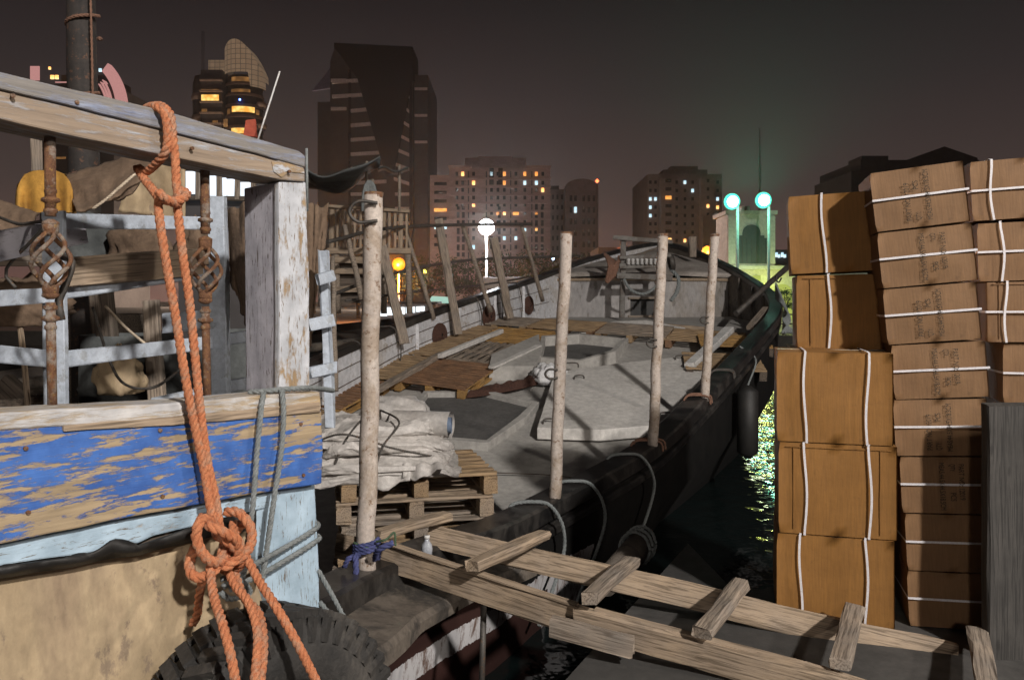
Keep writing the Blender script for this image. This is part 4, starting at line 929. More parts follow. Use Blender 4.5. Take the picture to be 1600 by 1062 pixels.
for i in range(30):
    a = i*.45; r_ = .085-.0018*i; rows.append([c+Vector((-.15,0,0))+Vector((0, r_*math.cos(a), r_*.8*math.sin(a))), c+Vector((.24,-.08,-.01))+Vector((0, r_*math.cos(a), r_*.8*math.sin(a)))])
mb.grid(rows); mb.build('rolled_edge', M['tarpblue'], tb)
mb = MB(); mb.tube(rows_r := [c+Vector((-.2,.02,0)), c+Vector((.235,-.08,0))], .094, 18, caps=False); mb.build('rolled_sheet', M['tarp'], tb)
mb = MB()
for (o_, s_) in ((-.16, 1), (.12, -1)):
    rope_mb(mb, [cb+Vector((o_-.1,-.47,.04)), cb+Vector((o_-.04,-.42,.22)), cb+Vector((o_+.05,-.30,.36)), cb+Vector((o_+.12*s_,0,.40)), cb+Vector((o_+.2*s_,.3,.34))], .008, step=.015)
rope_mb(mb, [cb+Vector((-.5,-.32,.18)), cb+Vector((-.2,-.44,.30)), cb+Vector((.15,-.42,.20)), cb+Vector((.42,-.3,.12))], .008, step=.015)
mb.build('tie_rope', M['darkiron'], tb)
# loose hanging corners
for (dx, dw, dh, s_) in ((.05,.34,.17,1), (-.35,.28,.12,2), (.36,.22,.10,3)):
    mb = MB(); rows = []
    for i in range(9):
        r = []
        for j in range(13):
            u = j/12; v_ = i/8; hh = dh*(.35+.65*math.sin(math.pi*(u*.8+.1*s_)))
            r.append(cb+Vector((dx+(u-.5)*dw*1.3, -.43-.05*v_-.02*math.sin(u*12+s_), .10-v_*hh+.012*math.sin(u*17)))); 
        rows.append(r)
    o = mb.grid(rows).build('hanging_corner', M['tarp'], tb); m_ = o.modifiers.new('s', 'SOLIDIFY'); m_.thickness = .006

# ================================================================== STERN (blue boards, frame, lattice) : plane through the near side
A0 = Vector((-1.325, 2.07, 0)); dd = Vector((.604, .797, 0)).normalized(); nn_ = Vector((dd.y, -dd.x, 0))
def LP(px, py, off=0.0):
    r = Vector(((px-CX)/F, 1, -(py-HY)/F)); Y = (A0.dot(nn_)+off)/(r.dot(nn_)); return Vector((r.x*Y, Y, EYE+r.z*Y))
FR = Matrix.Identity(4)
for i in range(3): FR[i][0] = dd[i]; FR[i][1] = nn_[i]; FR[i][2] = (0,0,1)[i]; FR[i][3] = A0[i]
def lslab(name, pts, off, th, mat, parent=dhow, bevel=.006, sub=3, wob=.003, label=None):
    P_ = []
    for i in range(len(pts)):
        a = LP(*pts[i], off); b_ = LP(*pts[(i+1) % len(pts)], off)
        k_ = max(1, int((b_-a).length/.06))
        for q in range(k_):
            p = a.lerp(b_, q/k_); P_.append(p+Vector((0,0,1))*noise.noise(p*23)*wob+dd*noise.noise(p*31)*wob)
    o = MB().prism(P_, nn_*-th).build(name, mat, parent, bevel=bevel, matrix=FR)
    if label: o['label'] = label
    return o
GX = Matrix.Rotation(R(90), 4, 'Y')
def vslab(name, pts, off, th, mat, **k):
    """same, but with the grain running up"""
    P_ = []
    for i in range(len(pts)):
        a = LP(*pts[i], off); b_ = LP(*pts[(i+1) % len(pts)], off); k_ = max(1, int((b_-a).length/.08))
        for q in range(k_): p = a.lerp(b_, q/k_); P_.append(p+dd*noise.noise(p*29)*.004)
    FV = Matrix.Identity(4)
    for i in range(3): FV[i][0] = (0,0,1)[i]; FV[i][1] = nn_[i]; FV[i][2] = -dd[i]; FV[i][3] = A0[i]
    return MB().prism(P_, nn_*-th).build(name, mat, dhow, bevel=k.get('bevel', .006), matrix=FV)
# top rail: two pieces stepped
lslab('top_rail', [(-120,84),(0,112),(255,172),(468,236),(478,243),(478,262),(452,254),(250,200),(0,138),(-120,112)], .012, .14, M['railblue'])
lslab('top_rail', [(-120,114),(0,140),(250,202),(452,256),(477,264),(477,284),(440,282),(240,240),(0,187),(-120,160)], .0, .15, M['rail'])
lslab('paint_flake', [(425,253),(446,250),(474,262),(476,272),(452,268),(440,278),(428,268)], .004, .004, M['post'], bevel=0)
# corner post
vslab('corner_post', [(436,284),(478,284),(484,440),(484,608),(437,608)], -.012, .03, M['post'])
pa = LP(436, 284, -.012); pb_ = LP(437, 608, -.012)
side = LP(437, 450, -.012)
sd = Vector((-.80, .60, 0)).normalized()
def up_board(name, A, B, w_, th, xdir, mat, jit=.003):
    return MB().beam(A, B, th, w_, up=xdir, jit=jit, seg=14).build(name, mat, dhow, matrix=Matrix.Translation(A) @ Matrix.Rotation(R(-90), 4, 'Y'))
pA_ = P(411, 608, 3.02); pB_ = P(409, 284, 3.02)
FV2 = Matrix.Identity(4)
mb = MB(); c0_, c1_, c2_, c3_ = P(381,294,2.90), P(436,284,2.79), P(437,608,2.79), P(384,612,2.90)
mb.prism([c0_, c1_, c2_, c3_], Vector((.02,.05,0)))
mv = Matrix.Identity(4); axx = (c1_-c0_); axx.z = 0; axx.normalize()
for i in range(3): mv[i][0] = (0,0,1)[i]; mv[i][1] = axx[i]; mv[i][2] = Vector((0,0,1)).cross(axx)[i]; mv[i][3] = c0_[i]
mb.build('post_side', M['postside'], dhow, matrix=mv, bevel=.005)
# sill cap and blue board
lslab('sill_cap', [(-120,652),(0,644),(290,628),(430,616),(500,612),(503,640),(300,654),(0,672),(-120,682)], .05, .14, M['cap'])
lslab('sill_board', [(100,664),(300,648),(500,628),(501,644),(300,662),(100,674)], .054, .05, M['wood'], bevel=.003)
lslab('blue_board', [(-120,676),(0,668),(300,650),(503,640),(505,700),(503,756),(440,764),(200,808),(0,850),(-120,875)], .045, .05, M['blue'], wob=.004)
lslab('sky_blue_strake', [(-120,878),(0,852),(200,812),(420,770),(421,792),(400,798),(240,838),(215,850),(180,842),(150,862),(0,884),(-120,910)], .012, .04, M['sky'])
for (x, y) in ((40,700),(44,800),(250,672),(254,775),(470,662),(474,742),(120,160),(300,232),(452,268),(20,150)):
    q_ = LP(x, y, .047 if y > 500 else .013); MB().tube([q_-nn_*.004, q_+nn_*.004], .006, 8).build('nail', M['rust'], dhow)
vslab('lower_post', [(400,780),(440,764),(492,755),(498,850),(500,956),(420,950),(400,870)], .0, .10, M['sky'])
# black rubber flap
fx = [-120,0,120,150,177,215,260,330,405]; ft = [905,884,867,860,840,851,836,811,798]; fb = [920,899,880,874,868,864,852,836,822]
mb = MB(); rows = []
for i in range(60):
    px = -115+i*8.7; yt = float(np.interp(px, fx, ft)); yb_ = float(np.interp(px, fx, fb))
    rows.append([LP(px, yt, .03+.02*math.sin(px*.05)**2), LP(px, (yt+yb_)/2, .036+.014*math.sin(px*.07)), LP(px, yb_, .012)])
o = mb.grid(rows).build('rubber_flap', M['blackflap'], dhow); m_ = o.modifiers.new('s', 'SOLIDIFY'); m_.thickness = .008
lslab('side_panel', [(-200,890),(0,880),(300,815),(420,790),(420,1150),(0,1400),(-200,1400)], -.03, .03, M['ply'], bevel=0)
lslab('side_batten', [(-120,912),(0,885),(300,822),(410,800),(410,812),(300,834),(0,898),(-120,925)], -.01, .02, M['wooddark'], bevel=0)
# stern deck and inner volume (dark)
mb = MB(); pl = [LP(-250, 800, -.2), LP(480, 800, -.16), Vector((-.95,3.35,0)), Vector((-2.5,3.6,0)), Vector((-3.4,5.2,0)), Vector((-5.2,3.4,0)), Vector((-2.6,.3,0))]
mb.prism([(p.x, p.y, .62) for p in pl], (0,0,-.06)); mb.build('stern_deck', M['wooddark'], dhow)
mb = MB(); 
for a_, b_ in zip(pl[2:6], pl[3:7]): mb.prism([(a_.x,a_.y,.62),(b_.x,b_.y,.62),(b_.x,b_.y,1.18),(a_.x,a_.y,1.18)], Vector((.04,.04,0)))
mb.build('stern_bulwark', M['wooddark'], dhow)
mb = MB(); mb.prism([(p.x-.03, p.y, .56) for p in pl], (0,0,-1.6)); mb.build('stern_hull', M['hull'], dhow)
# iron balusters with basket twist
def baluster(px, ytop, ybot, yk, Yoff, label):
    top = LP(px, ytop, Yoff); bot = LP(px+4, ybot, Yoff); mid = LP(px+1, yk, Yoff)
    t = thing('iron_baluster', bot, label, 'baluster', group='rusty balusters under the top rail')
    r0 = .013
    rods = [MB().tube([top, mid+Vector((0,0,.12))], r0*1.15, 12).build('rod', M['rust'], t), MB().tube([mid-Vector((0,0,.12)), bot], r0, 12).build('rod', M['rust'], t)]
    for s_ in (1, -1):
        for k_, (dz, rr_) in enumerate(((.10,.022),(.135,.018),(.165,.024),(.19,.016))):
            MB().lathe([(.008,-.012),(rr_,-.004),(rr_,.004),(.008,.012)], 14, mid+Vector((0,0,s_*dz))).build('collar', M['rust'], rods[0 if s_ > 0 else 1])
        MB().lathe([(.008,-.02),(.02,-.012),(.022,.012),(.008,.02)], 14, mid+Vector((0,0,s_*.085))).build('collar', M['rust'], rods[0 if s_ > 0 else 1])
    mb = MB()
    for k_ in range(5):
        pts = []
        for q in range(15):
            u = q/14; a = 2*math.pi*k_/5+u*3.4; r_ = .008+.042*math.sin(math.pi*u)**.8
            pts.append(mid+Vector((r_*math.cos(a), r_*math.sin(a), (u-.5)*.16)))
        mb.tube(pts, .0065, 7)
    mb.build('twisted_basket', M['rust'], t)
    return t
bl = baluster(78, 215, 645, 405, -.07, 'rusty iron baluster with twisted basket, left one by the yellow canvas')
bl2 = baluster(320, 265, 632, 422, -.10, 'rusty iron baluster with twisted basket, right one beside the orange rope')
# pale blue lattice fence behind
def PB(px, py, Y): return P(px, py, Y)
def lat_board(A, B, w_, name='fence_rail', th=.025, up=(0,0,1), mat='lattice'):
    return MB().beam(A, B, th, w_, up=up, jit=.002, ch=.003).build(name, M[mat], fence)
fence = thing('lattice_fence', (-1.6, 3.1, .65), 'pale blue slatted fence behind the orange rope and rusty balusters', 'fence')
Yf = lambda px: 2.55+.9*(px/345.0)
def FP(px, py, o=0): return P(px, py, Yf(px)+o)
lat_board(FP(88,345), FP(318,349,.0), .052); lat_board(FP(90,456), FP(316,424), .055); lat_board(FP(88,562), FP(330,535), .055)
lat_board(FP(-60,470), FP(92,460), .052); lat_board(FP(-60,548), FP(92,562), .055); lat_board(FP(240,628), FP(320,610), .03)
lat_board(FP(88,640,-.03), FP(84,330,-.03), .075, 'fence_post', up=(1,0,0)); lat_board(FP(346,625,-.02), FP(340,308,-.02), .068, 'fence_post', th=.05, up=(1,0,0))
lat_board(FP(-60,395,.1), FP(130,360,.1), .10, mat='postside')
for (a, b_) in (((352,530),(430,520)), ((352,604),(430,590))): lat_board(P(*a,3.5), P(*b_,3.6), .05)
lat_board(P(-60,398,3.3), P(95,400,3.3), .09, mat='woodgrey')
tag(MB().beam(FP(100,427,.0-.035), FP(312,408,-.035), .04, .105).build('timber_board', M['wood']), 'thick bare timber board laid along the pale blue fence', 'timber')
# second fence post with battens right of the corner post
f2 = thing('ladder_post', P(512, 665, 3.6), 'narrow pale blue post with short cross battens right of the corner post', 'post')
MB().beam(P(516,668,3.6), P(506,392,3.7), .05, .04, up=(1,0,0)).build('upright', M['lattice'], f2)
for (x0, y0, x1, y1) in ((484,508,522,500),(484,582,524,572),(496,437,520,430)): MB().beam(P(x0,y0,3.55), P(x1,y1,3.62), .025, .05).build('batten', M['lattice'], f2)
# mast
t = thing('mast', P(128, 640, 4.6), 'dark wooden mast rising out of the photo behind the top rail', 'mast')
mb = MB(); mb.tube([P(138,660,4.6), P(132,300,4.6), P(128,100,4.6), P(124,-120,4.6)], [.085,.083,.08,.07], 14); mb.build('pole', M['mastdark'], t)
mb = MB()
for q in range(4): c = P(131, 60+q*120, 4.6); rope_mb(MM := MB(), [c+Vector((.09*math.cos(a), .09*math.sin(a), .02*a)) for a in np.linspace(0,6.3,9)], .01); MM.build('lashing', M['brownrope'], t)
rope_mb(mb, [P(140,-60,4.5), P(143,60,4.5), P(146,200,4.5)], .008, step=.03); mb.build('rigging', M['brownrope'], t)
# canvases
def sheet3(corn, mat, name, label, cat, seed, n=16, amp=.05, th=.01, fold=0):
    a, b_, c, d = [Vector(q) for q in corn]; rows = []
    for i in range(n+1):
        r = []
        for j in range(n+1):
            u, v_ = i/n, j/n; p = a.lerp(b_, u).lerp(d.lerp(c, u), v_); p += Vector((.3,-1,.6)).normalized()*(amp*.5*(noise.noise(Vector((u*2.2+seed, v_*2.2, 0)))-1.2*abs(noise.noise(Vector((u*4.5+seed, v_*3, 5)))))+fold*math.sin(u*9)*.5)
            r.append(p)
        rows.append(r)
    o = MB().grid(rows).build(name, mat); m_ = o.modifiers.new('s', 'SOLIDIFY'); m_.thickness = th; return tag(o, label, cat)
# mustard canvas hood
def HX(a): c_ = math.cos(a); return 70-math.copysign(abs(c_)**.55, c_)*(46-12*math.sin(a))
mb = MB(); rows = []
for i in range(20):
    a = math.pi*(i/19); r = []
    for j in range(10):
        v_ = j/9; top = P(HX(a), 332-66*math.sin(a)**.35+8*v_, 3.2+.5*v_); r.append(top+Vector((noise.noise(Vector((a*2, v_*3, 4)))*.02, 0, noise.noise(Vector((a*3, v_*2, 8)))*.02)))
    rows.append(r)
c_ = P(70, 328, 3.2); 
mb.grid(rows); 
rows2 = [[P(HX(math.pi*i/19), 332-66*math.sin(math.pi*i/19)**.35*v, 3.2-.03*math.sin(i*.9)*(1-v)) for v in (1,.75,.5,.25,0)] for i in range(20)]
mb.grid(rows2); tag(mb.build('canvas_hood', M['yellow']), 'mustard yellow canvas hood behind the left baluster', 'canvas')
sheet3([P(98,272,3.4), P(250,228,3.3), P(205,300,3.1), P(120,328,3.1)], M['canvas'], 'canvas_sheet', 'brown canvas sheet slung right of the yellow hood', 'canvas', 2, amp=.06)
mb = MB(); rope_mb(mb, [P(145,326,3.06), P(165,312,3.06), P(190,290,3.06), P(212,272,3.08), P(225,268,3.1)], .006, step=.01); tag(mb.build('cord', M['tape']), 'pale cord along the edge of the brown canvas', 'cord')
sheet3([P(-40,300,3.2), P(60,335,3.0), P(40,370,2.9), P(-40,385,2.9)], M['canvas'], 'canvas_sheet', 'brown canvas corner hanging at the left edge of the photo', 'canvas', 12, amp=.05)
sheet3([P(212,245,4.2), P(290,255,4.2), P(290,345,4.2), P(185,330,4.2)], M['ply'], 'canvas_sheet', 'stained tan sheet hanging behind the knotted orange rope', 'canvas', 19, amp=.05)
sheet3([P(352,330,3.5), P(385,315,3.4), P(392,520,3.35), P(362,440,3.5)], M['canvas'], 'canvas_sheet', 'brown sacking hanging left of the corner post', 'canvas', 22, amp=.08)
sheet3([P(478,320,3.9), P(514,318,4.0), P(500,430,3.9), P(482,545,3.8)], M['canvas'], 'canvas_sheet', 'brown sacking draped right of the corner post', 'canvas', 29, amp=.10)
# clutter on the stern deck
def drum(px, py, Y, r_, h_, mat, label):
    c = P(px, py, Y); c.z = .62; t = thing('barrel', c, label, 'barrel')
    MB().lathe([(.01,0),(r_,0),(r_,h_*.32),(r_*1.04,h_*.34),(r_,h_*.36),(r_,h_*.65),(r_*1.04,h_*.67),(r_,h_*.69),(r_,h_),(r_*.95,h_),(r_*.94,h_-.02),(.01,h_-.02)], 24, c).build('body', mat, t)
    MB().lathe([(.001,0),(.03,0),(.03,.02),(.001,.02)], 12, c+Vector((r_*.5,0,h_-.02))).build('bung', M['darkiron'], t)
drum(205, 600, 4.3, .25, .85, M['canvasdark'], 'dark barrel on the stern deck left of the orange rope')
drum(160, 560, 4.9, .27, .95, M['wooddark'], 'tall black barrel behind the pale blue fence')
drum(390, 560, 5.0, .27, .85, M['canvasdark'], 'dark barrel hidden behind the corner post')
drum(25, 600, 3.7, .22, .6, M['wooddark'], 'low dark barrel at the left edge behind the fence')
def clump(px, py, Y, w_, h_, mat, label, name='sack', seed=1):
    c = P(px, py, Y); tag(MB().grid(blob(c, w_, w_*.7, h_, seed, .3, 2), close_u=True).build(name, mat), label, name.replace('_',' '))
clump(185, 588, 3.75, .11, .14, M['ply'], 'torn tan sack between the two pale blue rails', seed=5)
clump(220, 395, 4.1, .16, .18, M['canvas'], 'brown sack behind the timber board', seed=8)
clump(35, 480, 3.6, .2, .14, M['canvas'], 'brown sack behind the fence at the left edge', seed=11)
clump(275, 590, 4.2, .2, .2, M['canvasdark'], 'dark bundle behind the orange rope', name='bundle', seed=14)
clump(130, 385, 4.2, .22, .18, M['canvasdark'], 'dark bundle behind the left baluster', name='bundle', seed=17)
clump(310, 385, 3.9, .10, .15, M['canvas'], 'brown sacking bunched beside the right baluster', seed=19)
for (x0,y0,x1,y1,Y,w_,lab,mt) in ((236,470,246,625,3.9,.075,'upright bare stake behind the orange rope','woodgrey'), (148,350,175,640,4.4,.12,'thick dark post behind the brown canvas','wooddark'), (30,500,45,640,3.5,.02,'thin stick behind the fence at left','wood'), (0,600,100,690,3.6,.12,'dark plank slanting below the lowest fence rail','wooddark'), (258,505,330,500,4.1,.1,'short pale plank behind the right hand rope strand','lattice'), (55,180,60,330,4.4,.05,'slim upright behind the top rail at left','woodgrey')):
    tag(MB().beam(P(x0,y0,Y), P(x1,y1,Y), w_, w_*.6, up=(0,1,0)).build('stake' if abs(y1-y0) > 90 else 'plank', M[mt]), lab, 'timber')
# lines tangled in fence
for i, (pts, lab) in enumerate((([(145,480,3.3),(170,560,3.2),(195,600,3.2),(240,605,3.2),(285,575,3.2)], 'black cable sagging between the fence rails'), ([(165,478,3.3),(195,510,3.25),(228,538,3.2)], 'pale string slanting below the timber board'), ([(0,340,2.9),(30,350,2.8),(70,352,2.7),(10,420,2.7),(25,450,2.7)], 'loose wires at the left edge'), ([(95,400,2.35),(112,410,2.3),(100,450,2.3),(92,470,2.3),(96,500,2.3)], 'grey cord knotted to the left baluster'))):
    mb = MB(); mb.tube(crs([P(*q) for q in pts], .02), .006 if i < 3 else .011, 6); tag(mb.build('cable' if i != 1 else 'string', M['darkiron'] if i != 1 else M['tape']), lab, 'cable')
# small antenna rods over the rail
tag(MB().tube([P(403,218,3.3), P(437,112,3.4)], .004, 5).build('whip_antenna', M['white']), 'thin whip antenna slanting beside the round tower', 'antenna')
tag(MB().tube([P(479,232,3.2), P(480,330,3.2)], .006, 6).build('rod', M['greyrope']), 'thin rod standing at the end of the top rail', 'rod')
p = P(389,205,3.6); tag(MB().prism([P(380,212,3.6), P(384,188,3.6), P(398,186,3.6), P(400,214,3.6)], (0,.02,0)).build('pennant', mottled('red_cloth', (.30,.05,.03), (.4,.08,.04), 5, .8)), 'small dark red pennant above the top rail', 'flag')

# --- orange mooring rope
orp = thing('mooring_rope', LP(345, 870, .12), 'thick twisted orange rope knotted over the top rail and hanging before the blue board', 'rope')
RO = .0130
def OR(pts, r_=RO, name='strand'):
    mb = MB(); r_ *= 1.16 if name == 'knot' else 1; rope_mb(mb, [LP(x, y, o) for x, y, o in pts], r_, pitch=5.0, n=9, step=.008); mb.build(name, M['orange'], orp)
OR([(222,178,-.15),(232,168,-.06),(246,168,.02),(258,180,.045),(262,215,.045),(258,238,.03),(245,255,-.02),(228,268,-.09),(216,262,-.15)], name='loop')
OR([(236,166,-.12),(252,166,-.03),(266,180,.035),(270,215,.045),(274,250,.045),(276,290,.055),(279,318,.07),(262,312,.11),(246,300,.10)], name='loop')
OR([(214,262,-.14),(226,280,-.08),(240,298,0),(248,308,.05),(262,314,.08),(283,312,.09),(292,302,.06),(280,296,.03)], name='loop')
OR([(250,298,.06),(248,330,.07),(258,400,.08),(272,480,.09),(288,580,.10),(303,660,.10),(318,730,.10),(330,800,.12),(338,835,.14)])
OR([(276,306,.05),(279,340,.07),(286,400,.08),(296,470,.08),(304,550,.085),(313,640,.095),(324,720,.10),(338,785,.11),(344,830,.13)])
# knot
OR([(338,835,.14),(352,842,.19),(372,860,.20),(376,880,.16),(360,892,.10),(345,882,.08),(352,850,.08),(375,822,.09),(388,812,.12)], name='knot')
OR([(344,830,.13),(325,812,.17),(312,815,.19),(307,840,.19),(318,866,.20),(335,878,.20),(352,872,.17),(362,850,.12),(366,815,.08)], name='knot')
OR([(315,808,.12),(330,822,.20),(352,832,.22),(372,845,.22),(372,870,.20),(350,885,.18),(345,870,.12)], name='knot')
OR([(352,800,.08),(372,800,.12),(391,822,.16),(392,850,.18),(375,872,.19),(362,876,.16)], name='knot')
OR([(305,855,.10),(296,880,.13),(303,900,.16),(325,898,.18),(342,880,.18),(352,845,.14)], name='knot')
OR([(328,884,.18),(334,930,.26),(348,975,.36),(362,1030,.42),(372,1090,.46)]); OR([(384,868,.17),(404,905,.26),(430,945,.36),(462,1000,.42),(500,1075,.46)])
OR([(352,880,.12),(368,915,.20),(388,940,.28),(402,985,.36),(400,1040,.41),(392,1100,.44)]); OR([(318,900,.10),(312,925,.08),(308,960,.06),(300,975,.04)])
OR([(362,880,.10),(380,930,.20),(405,960,.29),(412,1010,.37),(405,1080,.42)])
# grey lines
def GR(pts, label, r_=.0095):
    mb = MB(); rope_mb(mb, [LP(x, y, o) for x, y, o in pts], r_, step=.01); tag(mb.build('rope', M['greyrope']), label, 'rope')
GR([(412,614,.055),(408,640,.075),(402,700,.075),(395,790,.09),(385,860,.09),(380,900,.09)], 'grey line down the blue board, left one of the pair')
GR([(440,608,.055),(443,640,.075),(440,700,.075),(428,780,.09),(418,850,.08),(410,905,.08)], 'grey line down the blue board, right one of the pair')
GR([(388,612,-.02),(420,610,.03),(460,607,.05),(490,606,.02),(520,610,-.15)], 'grey line wrapped round the foot of the corner post')
GR([(345,905,.12),(385,888,.13),(440,858,.05),(490,828,.02),(496,818,-.04),(480,810,-.12)], 'grey line round the sky blue post, upper turn')
GR([(360,920,.12),(420,890,.06),(490,848,.02),(498,838,-.03),(480,830,-.1)], 'grey line round the sky blue post, lower turn')
GR([(380,900,.10),(350,915,.13),(372,905,.15),(390,925,.10),(360,935,.12),(345,925,.12)], 'grey line tangled below the orange knot')
mb = MB(); rope_mb(mb, [LP(497,890,.0), P(525,940,2.9), P(548,985,2.9)], .009, step=.01); rope_mb(mb, [LP(500,940,.0), P(535,985,2.85)], .009, step=.01); tag(mb.build('rope', M['greyrope']), 'grey line slanting from the sky blue post to the tyre', 'rope')
# tyre
def tyre(c, axis, Ro, Ri, wd, label):
    axis = Vector(axis).normalized(); u = axis.cross(Vector((0,0,1))).normalized(); v_ = axis.cross(u)
    t = thing('tyre_fender', c, label, 'tyre')
    prof = [(Ri,-wd*.30),(Ri+.02,-wd*.42),(Ri+(Ro-Ri)*.5,-wd*.52),(Ro-.03,-wd*.46),(Ro-.005,-wd*.38),(Ro,0),(Ro-.005,wd*.38),(Ro-.03,wd*.46),(Ri+(Ro-Ri)*.5,wd*.52),(Ri+.02,wd*.42),(Ri,wd*.30),(Ri+.03,0)]
    n = 72; mb = MB(); mb.grid([[c+(u*math.cos(2*math.pi*i/n)+v_*math.sin(2*math.pi*i/n))*r_+axis*a for r_, a in prof] for i in range(n)], True, close_u=True, close_v=True); carc = mb.build('carcass', M['rubber'], t)
    mb = MB()
    for i in range(44):
        for s_ in (-1, 1):
            th = 2*math.pi*(i+.25*s_)/44; rd = u*math.cos(th)+v_*math.sin(th); tn = axis.cross(rd)
            m = Matrix.Identity(3); 
            for q in range(3): m[q][0] = rd[q]; m[q][1] = tn[q]; m[q][2] = axis[q]
            m = m.to_4x4() @ Matrix.Rotation(R(22*s_), 4, 'X')
            mb.box(c+rd*(Ro+.005)+axis*s_*wd*.23, (.032, Ro*.085, wd*.42), m)
            mb.box(c+rd*(Ro-.035)+axis*s_*wd*.485, (.075, Ro*.06, .022), m)
    mb.build('tread', M['rubber'], carc); return t
tyre(LP(420, 1180, .21), (.80,-.60,.10), .42, .22, .26, 'big old tyre with chunky tread hanging at the bottom left under the orange rope')

# ================================================================== WALKWAY
gw = thing('boarding_ladder', (.6, 3.8, .1), 'rough timber walkway of two planks and cross battens reaching the dhow', 'gangway')
gw['label'] = 'rough timber ladder walkway running from the thickest pipe to the cartons'
NA, NB_ = P(592,866,4.28), P(1500,1130,3.10)
NA = Vector((-.72, 4.28, .245)); NB2 = Vector((2.2, 2.98, -.01+.09))
def plank(A, B, h_, w_, mat, name='side_rail', up=(0,0,1), jit=.008, ch=.006, w2=None, h2=None):
    x = (B-A).normalized(); upv = Vector(up); y = upv.cross(x).normalized(); z = x.cross(y); m = Matrix.Identity(4)
    for i in range(3): m[i][0] = x[i]; m[i][1] = y[i]; m[i][2] = z[i]; m[i][3] = A[i]
    return MB().beam(A, B, w_, h_, up=up, jit=jit, ch=ch, w2=w2, h2=h2).build(name, mat, gw, matrix=m)
# z of top surface at near rail: by photo y; centre = top - h/2
def top_pt(px, py, Y): return P(px, py, Y)
nA = top_pt(560, 838, 4.42); nB = top_pt(1010, 972, 3.69); nC = top_pt(1420, 1085, 3.26)
plank(top_pt(560,834,4.42)-Vector((0,0,.072)), top_pt(918,950,3.80)-Vector((0,0,.072)), .14, .05, M['wood'])
plank(top_pt(900,945,3.79)-Vector((0,0,.068)), top_pt(1640,1137,2.98)-Vector((0,0,.068)), .125, .055, M['wood'])
plank(P(862,976,3.72), P(988,1010,3.58), .088, .045, M['woodgrey'], 'splice_block')
plank(top_pt(600,846.5,4.31)+Vector((0,0,.001)), top_pt(900,944.5,3.82)+Vector((0,0,.001)), .008, .048, M['wood'], 'edge_strip', jit=.002, ch=.001)
plank(top_pt(930,952,3.76)+Vector((0,0,.001)), top_pt(1290,1046,3.35)+Vector((0,0,.001)), .008, .05, M['wood'], 'edge_strip', jit=.002, ch=.001)
tl = Vector((.25,-.85,.55)).normalized()
fA = top_pt(668,822,4.72); fB = top_pt(1490,1012,3.74)
plank(fA+Vector((0,0,-.05)), fB+Vector((0,0,-.05)), .125, .035, M['wood'], up=(0,.45,1))
bars = [((588,838,4.30),(700,808,4.72)), ((738,889,3.92),(851,838,4.46)), ((922,938,3.70),(988,878,4.26)), ((1098,992,3.47),(1158,915,4.07)), ((1312,1040,3.29),(1336,955,3.90)), ((1545,1095,3.05),(1528,990,3.74))]
for i, (a, b_) in enumerate(bars):
    plank(P(*a)+Vector((0,0,.012)), P(*b_)+Vector((0,0,.012)), .05, .085, M['woodgrey'] if i not in (0,1) else M['wood'], 'cross_batten', jit=.007, ch=.01)
plank(P(530,852,4.62), P(640,880,4.5), .14, .06, M['wood'], 'end_block')
# blue rag & green twine at first pipe
mb = MB(); c = P(573,862,4.10)
for q in range(3): rope_mb(mb, [c+Vector((.062*math.cos(a), .062*math.sin(a), .018*q-.03+.01*a)) for a in np.linspace(0,6.3,11)], .012)
rope_mb(mb, [c+Vector((.05,-.05,-.02)), P(592,858,3.95), P(614,848,3.95)], .016); rope_mb(mb, [c+Vector((-.03,-.06,0)), P(556,870,4.0), P(556,900,4.0), P(552,912,4.0)], .016); rope_mb(mb, [c+Vector((-.03,-.06,0)), P(545,872,4.0), P(538,885,4.02)], .014)
tag(mb.build('rag', M['bluerope']), 'dark blue rag tied round the thickest pipe at the walkway end', 'rag')
mb = MB(); rope_mb(mb, [P(573,848,4.1)+Vector((.064*math.cos(a), .064*math.sin(a), .01*math.sin(a*2))) for a in np.linspace(0,6.3,11)], .006); rope_mb(mb, [P(588,846,4.03), P(604,842,4.0), P(616,832,4.15), P(618,852,4.1)], .006); tag(mb.build('twine', M['greenrope']), 'green twine round the thickest pipe above the blue rag', 'twine')
# small bottle + vertical pipe under
c = P(667,858,4.55); t = thing('bottle', c, 'small clear bottle top poking up behind the walkway rail', 'bottle')
MB().lathe([(.001,-.05),(.03,-.05),(.032,.01),(.028,.03),(.014,.05),(.014,.065),(.001,.065)], 16, c).build('body', mottled('clear_plastic', (.3,.32,.36), (.5,.52,.56), 20, .1), t); MB().lathe([(.001,.062),(.016,.062),(.016,.08),(.001,.08)], 12, c).build('cap', M['white'], t)
tag(MB().tube([P(756,935,4.2), P(752,1100,4.1)], .016, 8).build('prop', M['darkiron']), 'thin dark prop standing under the walkway', 'pole')

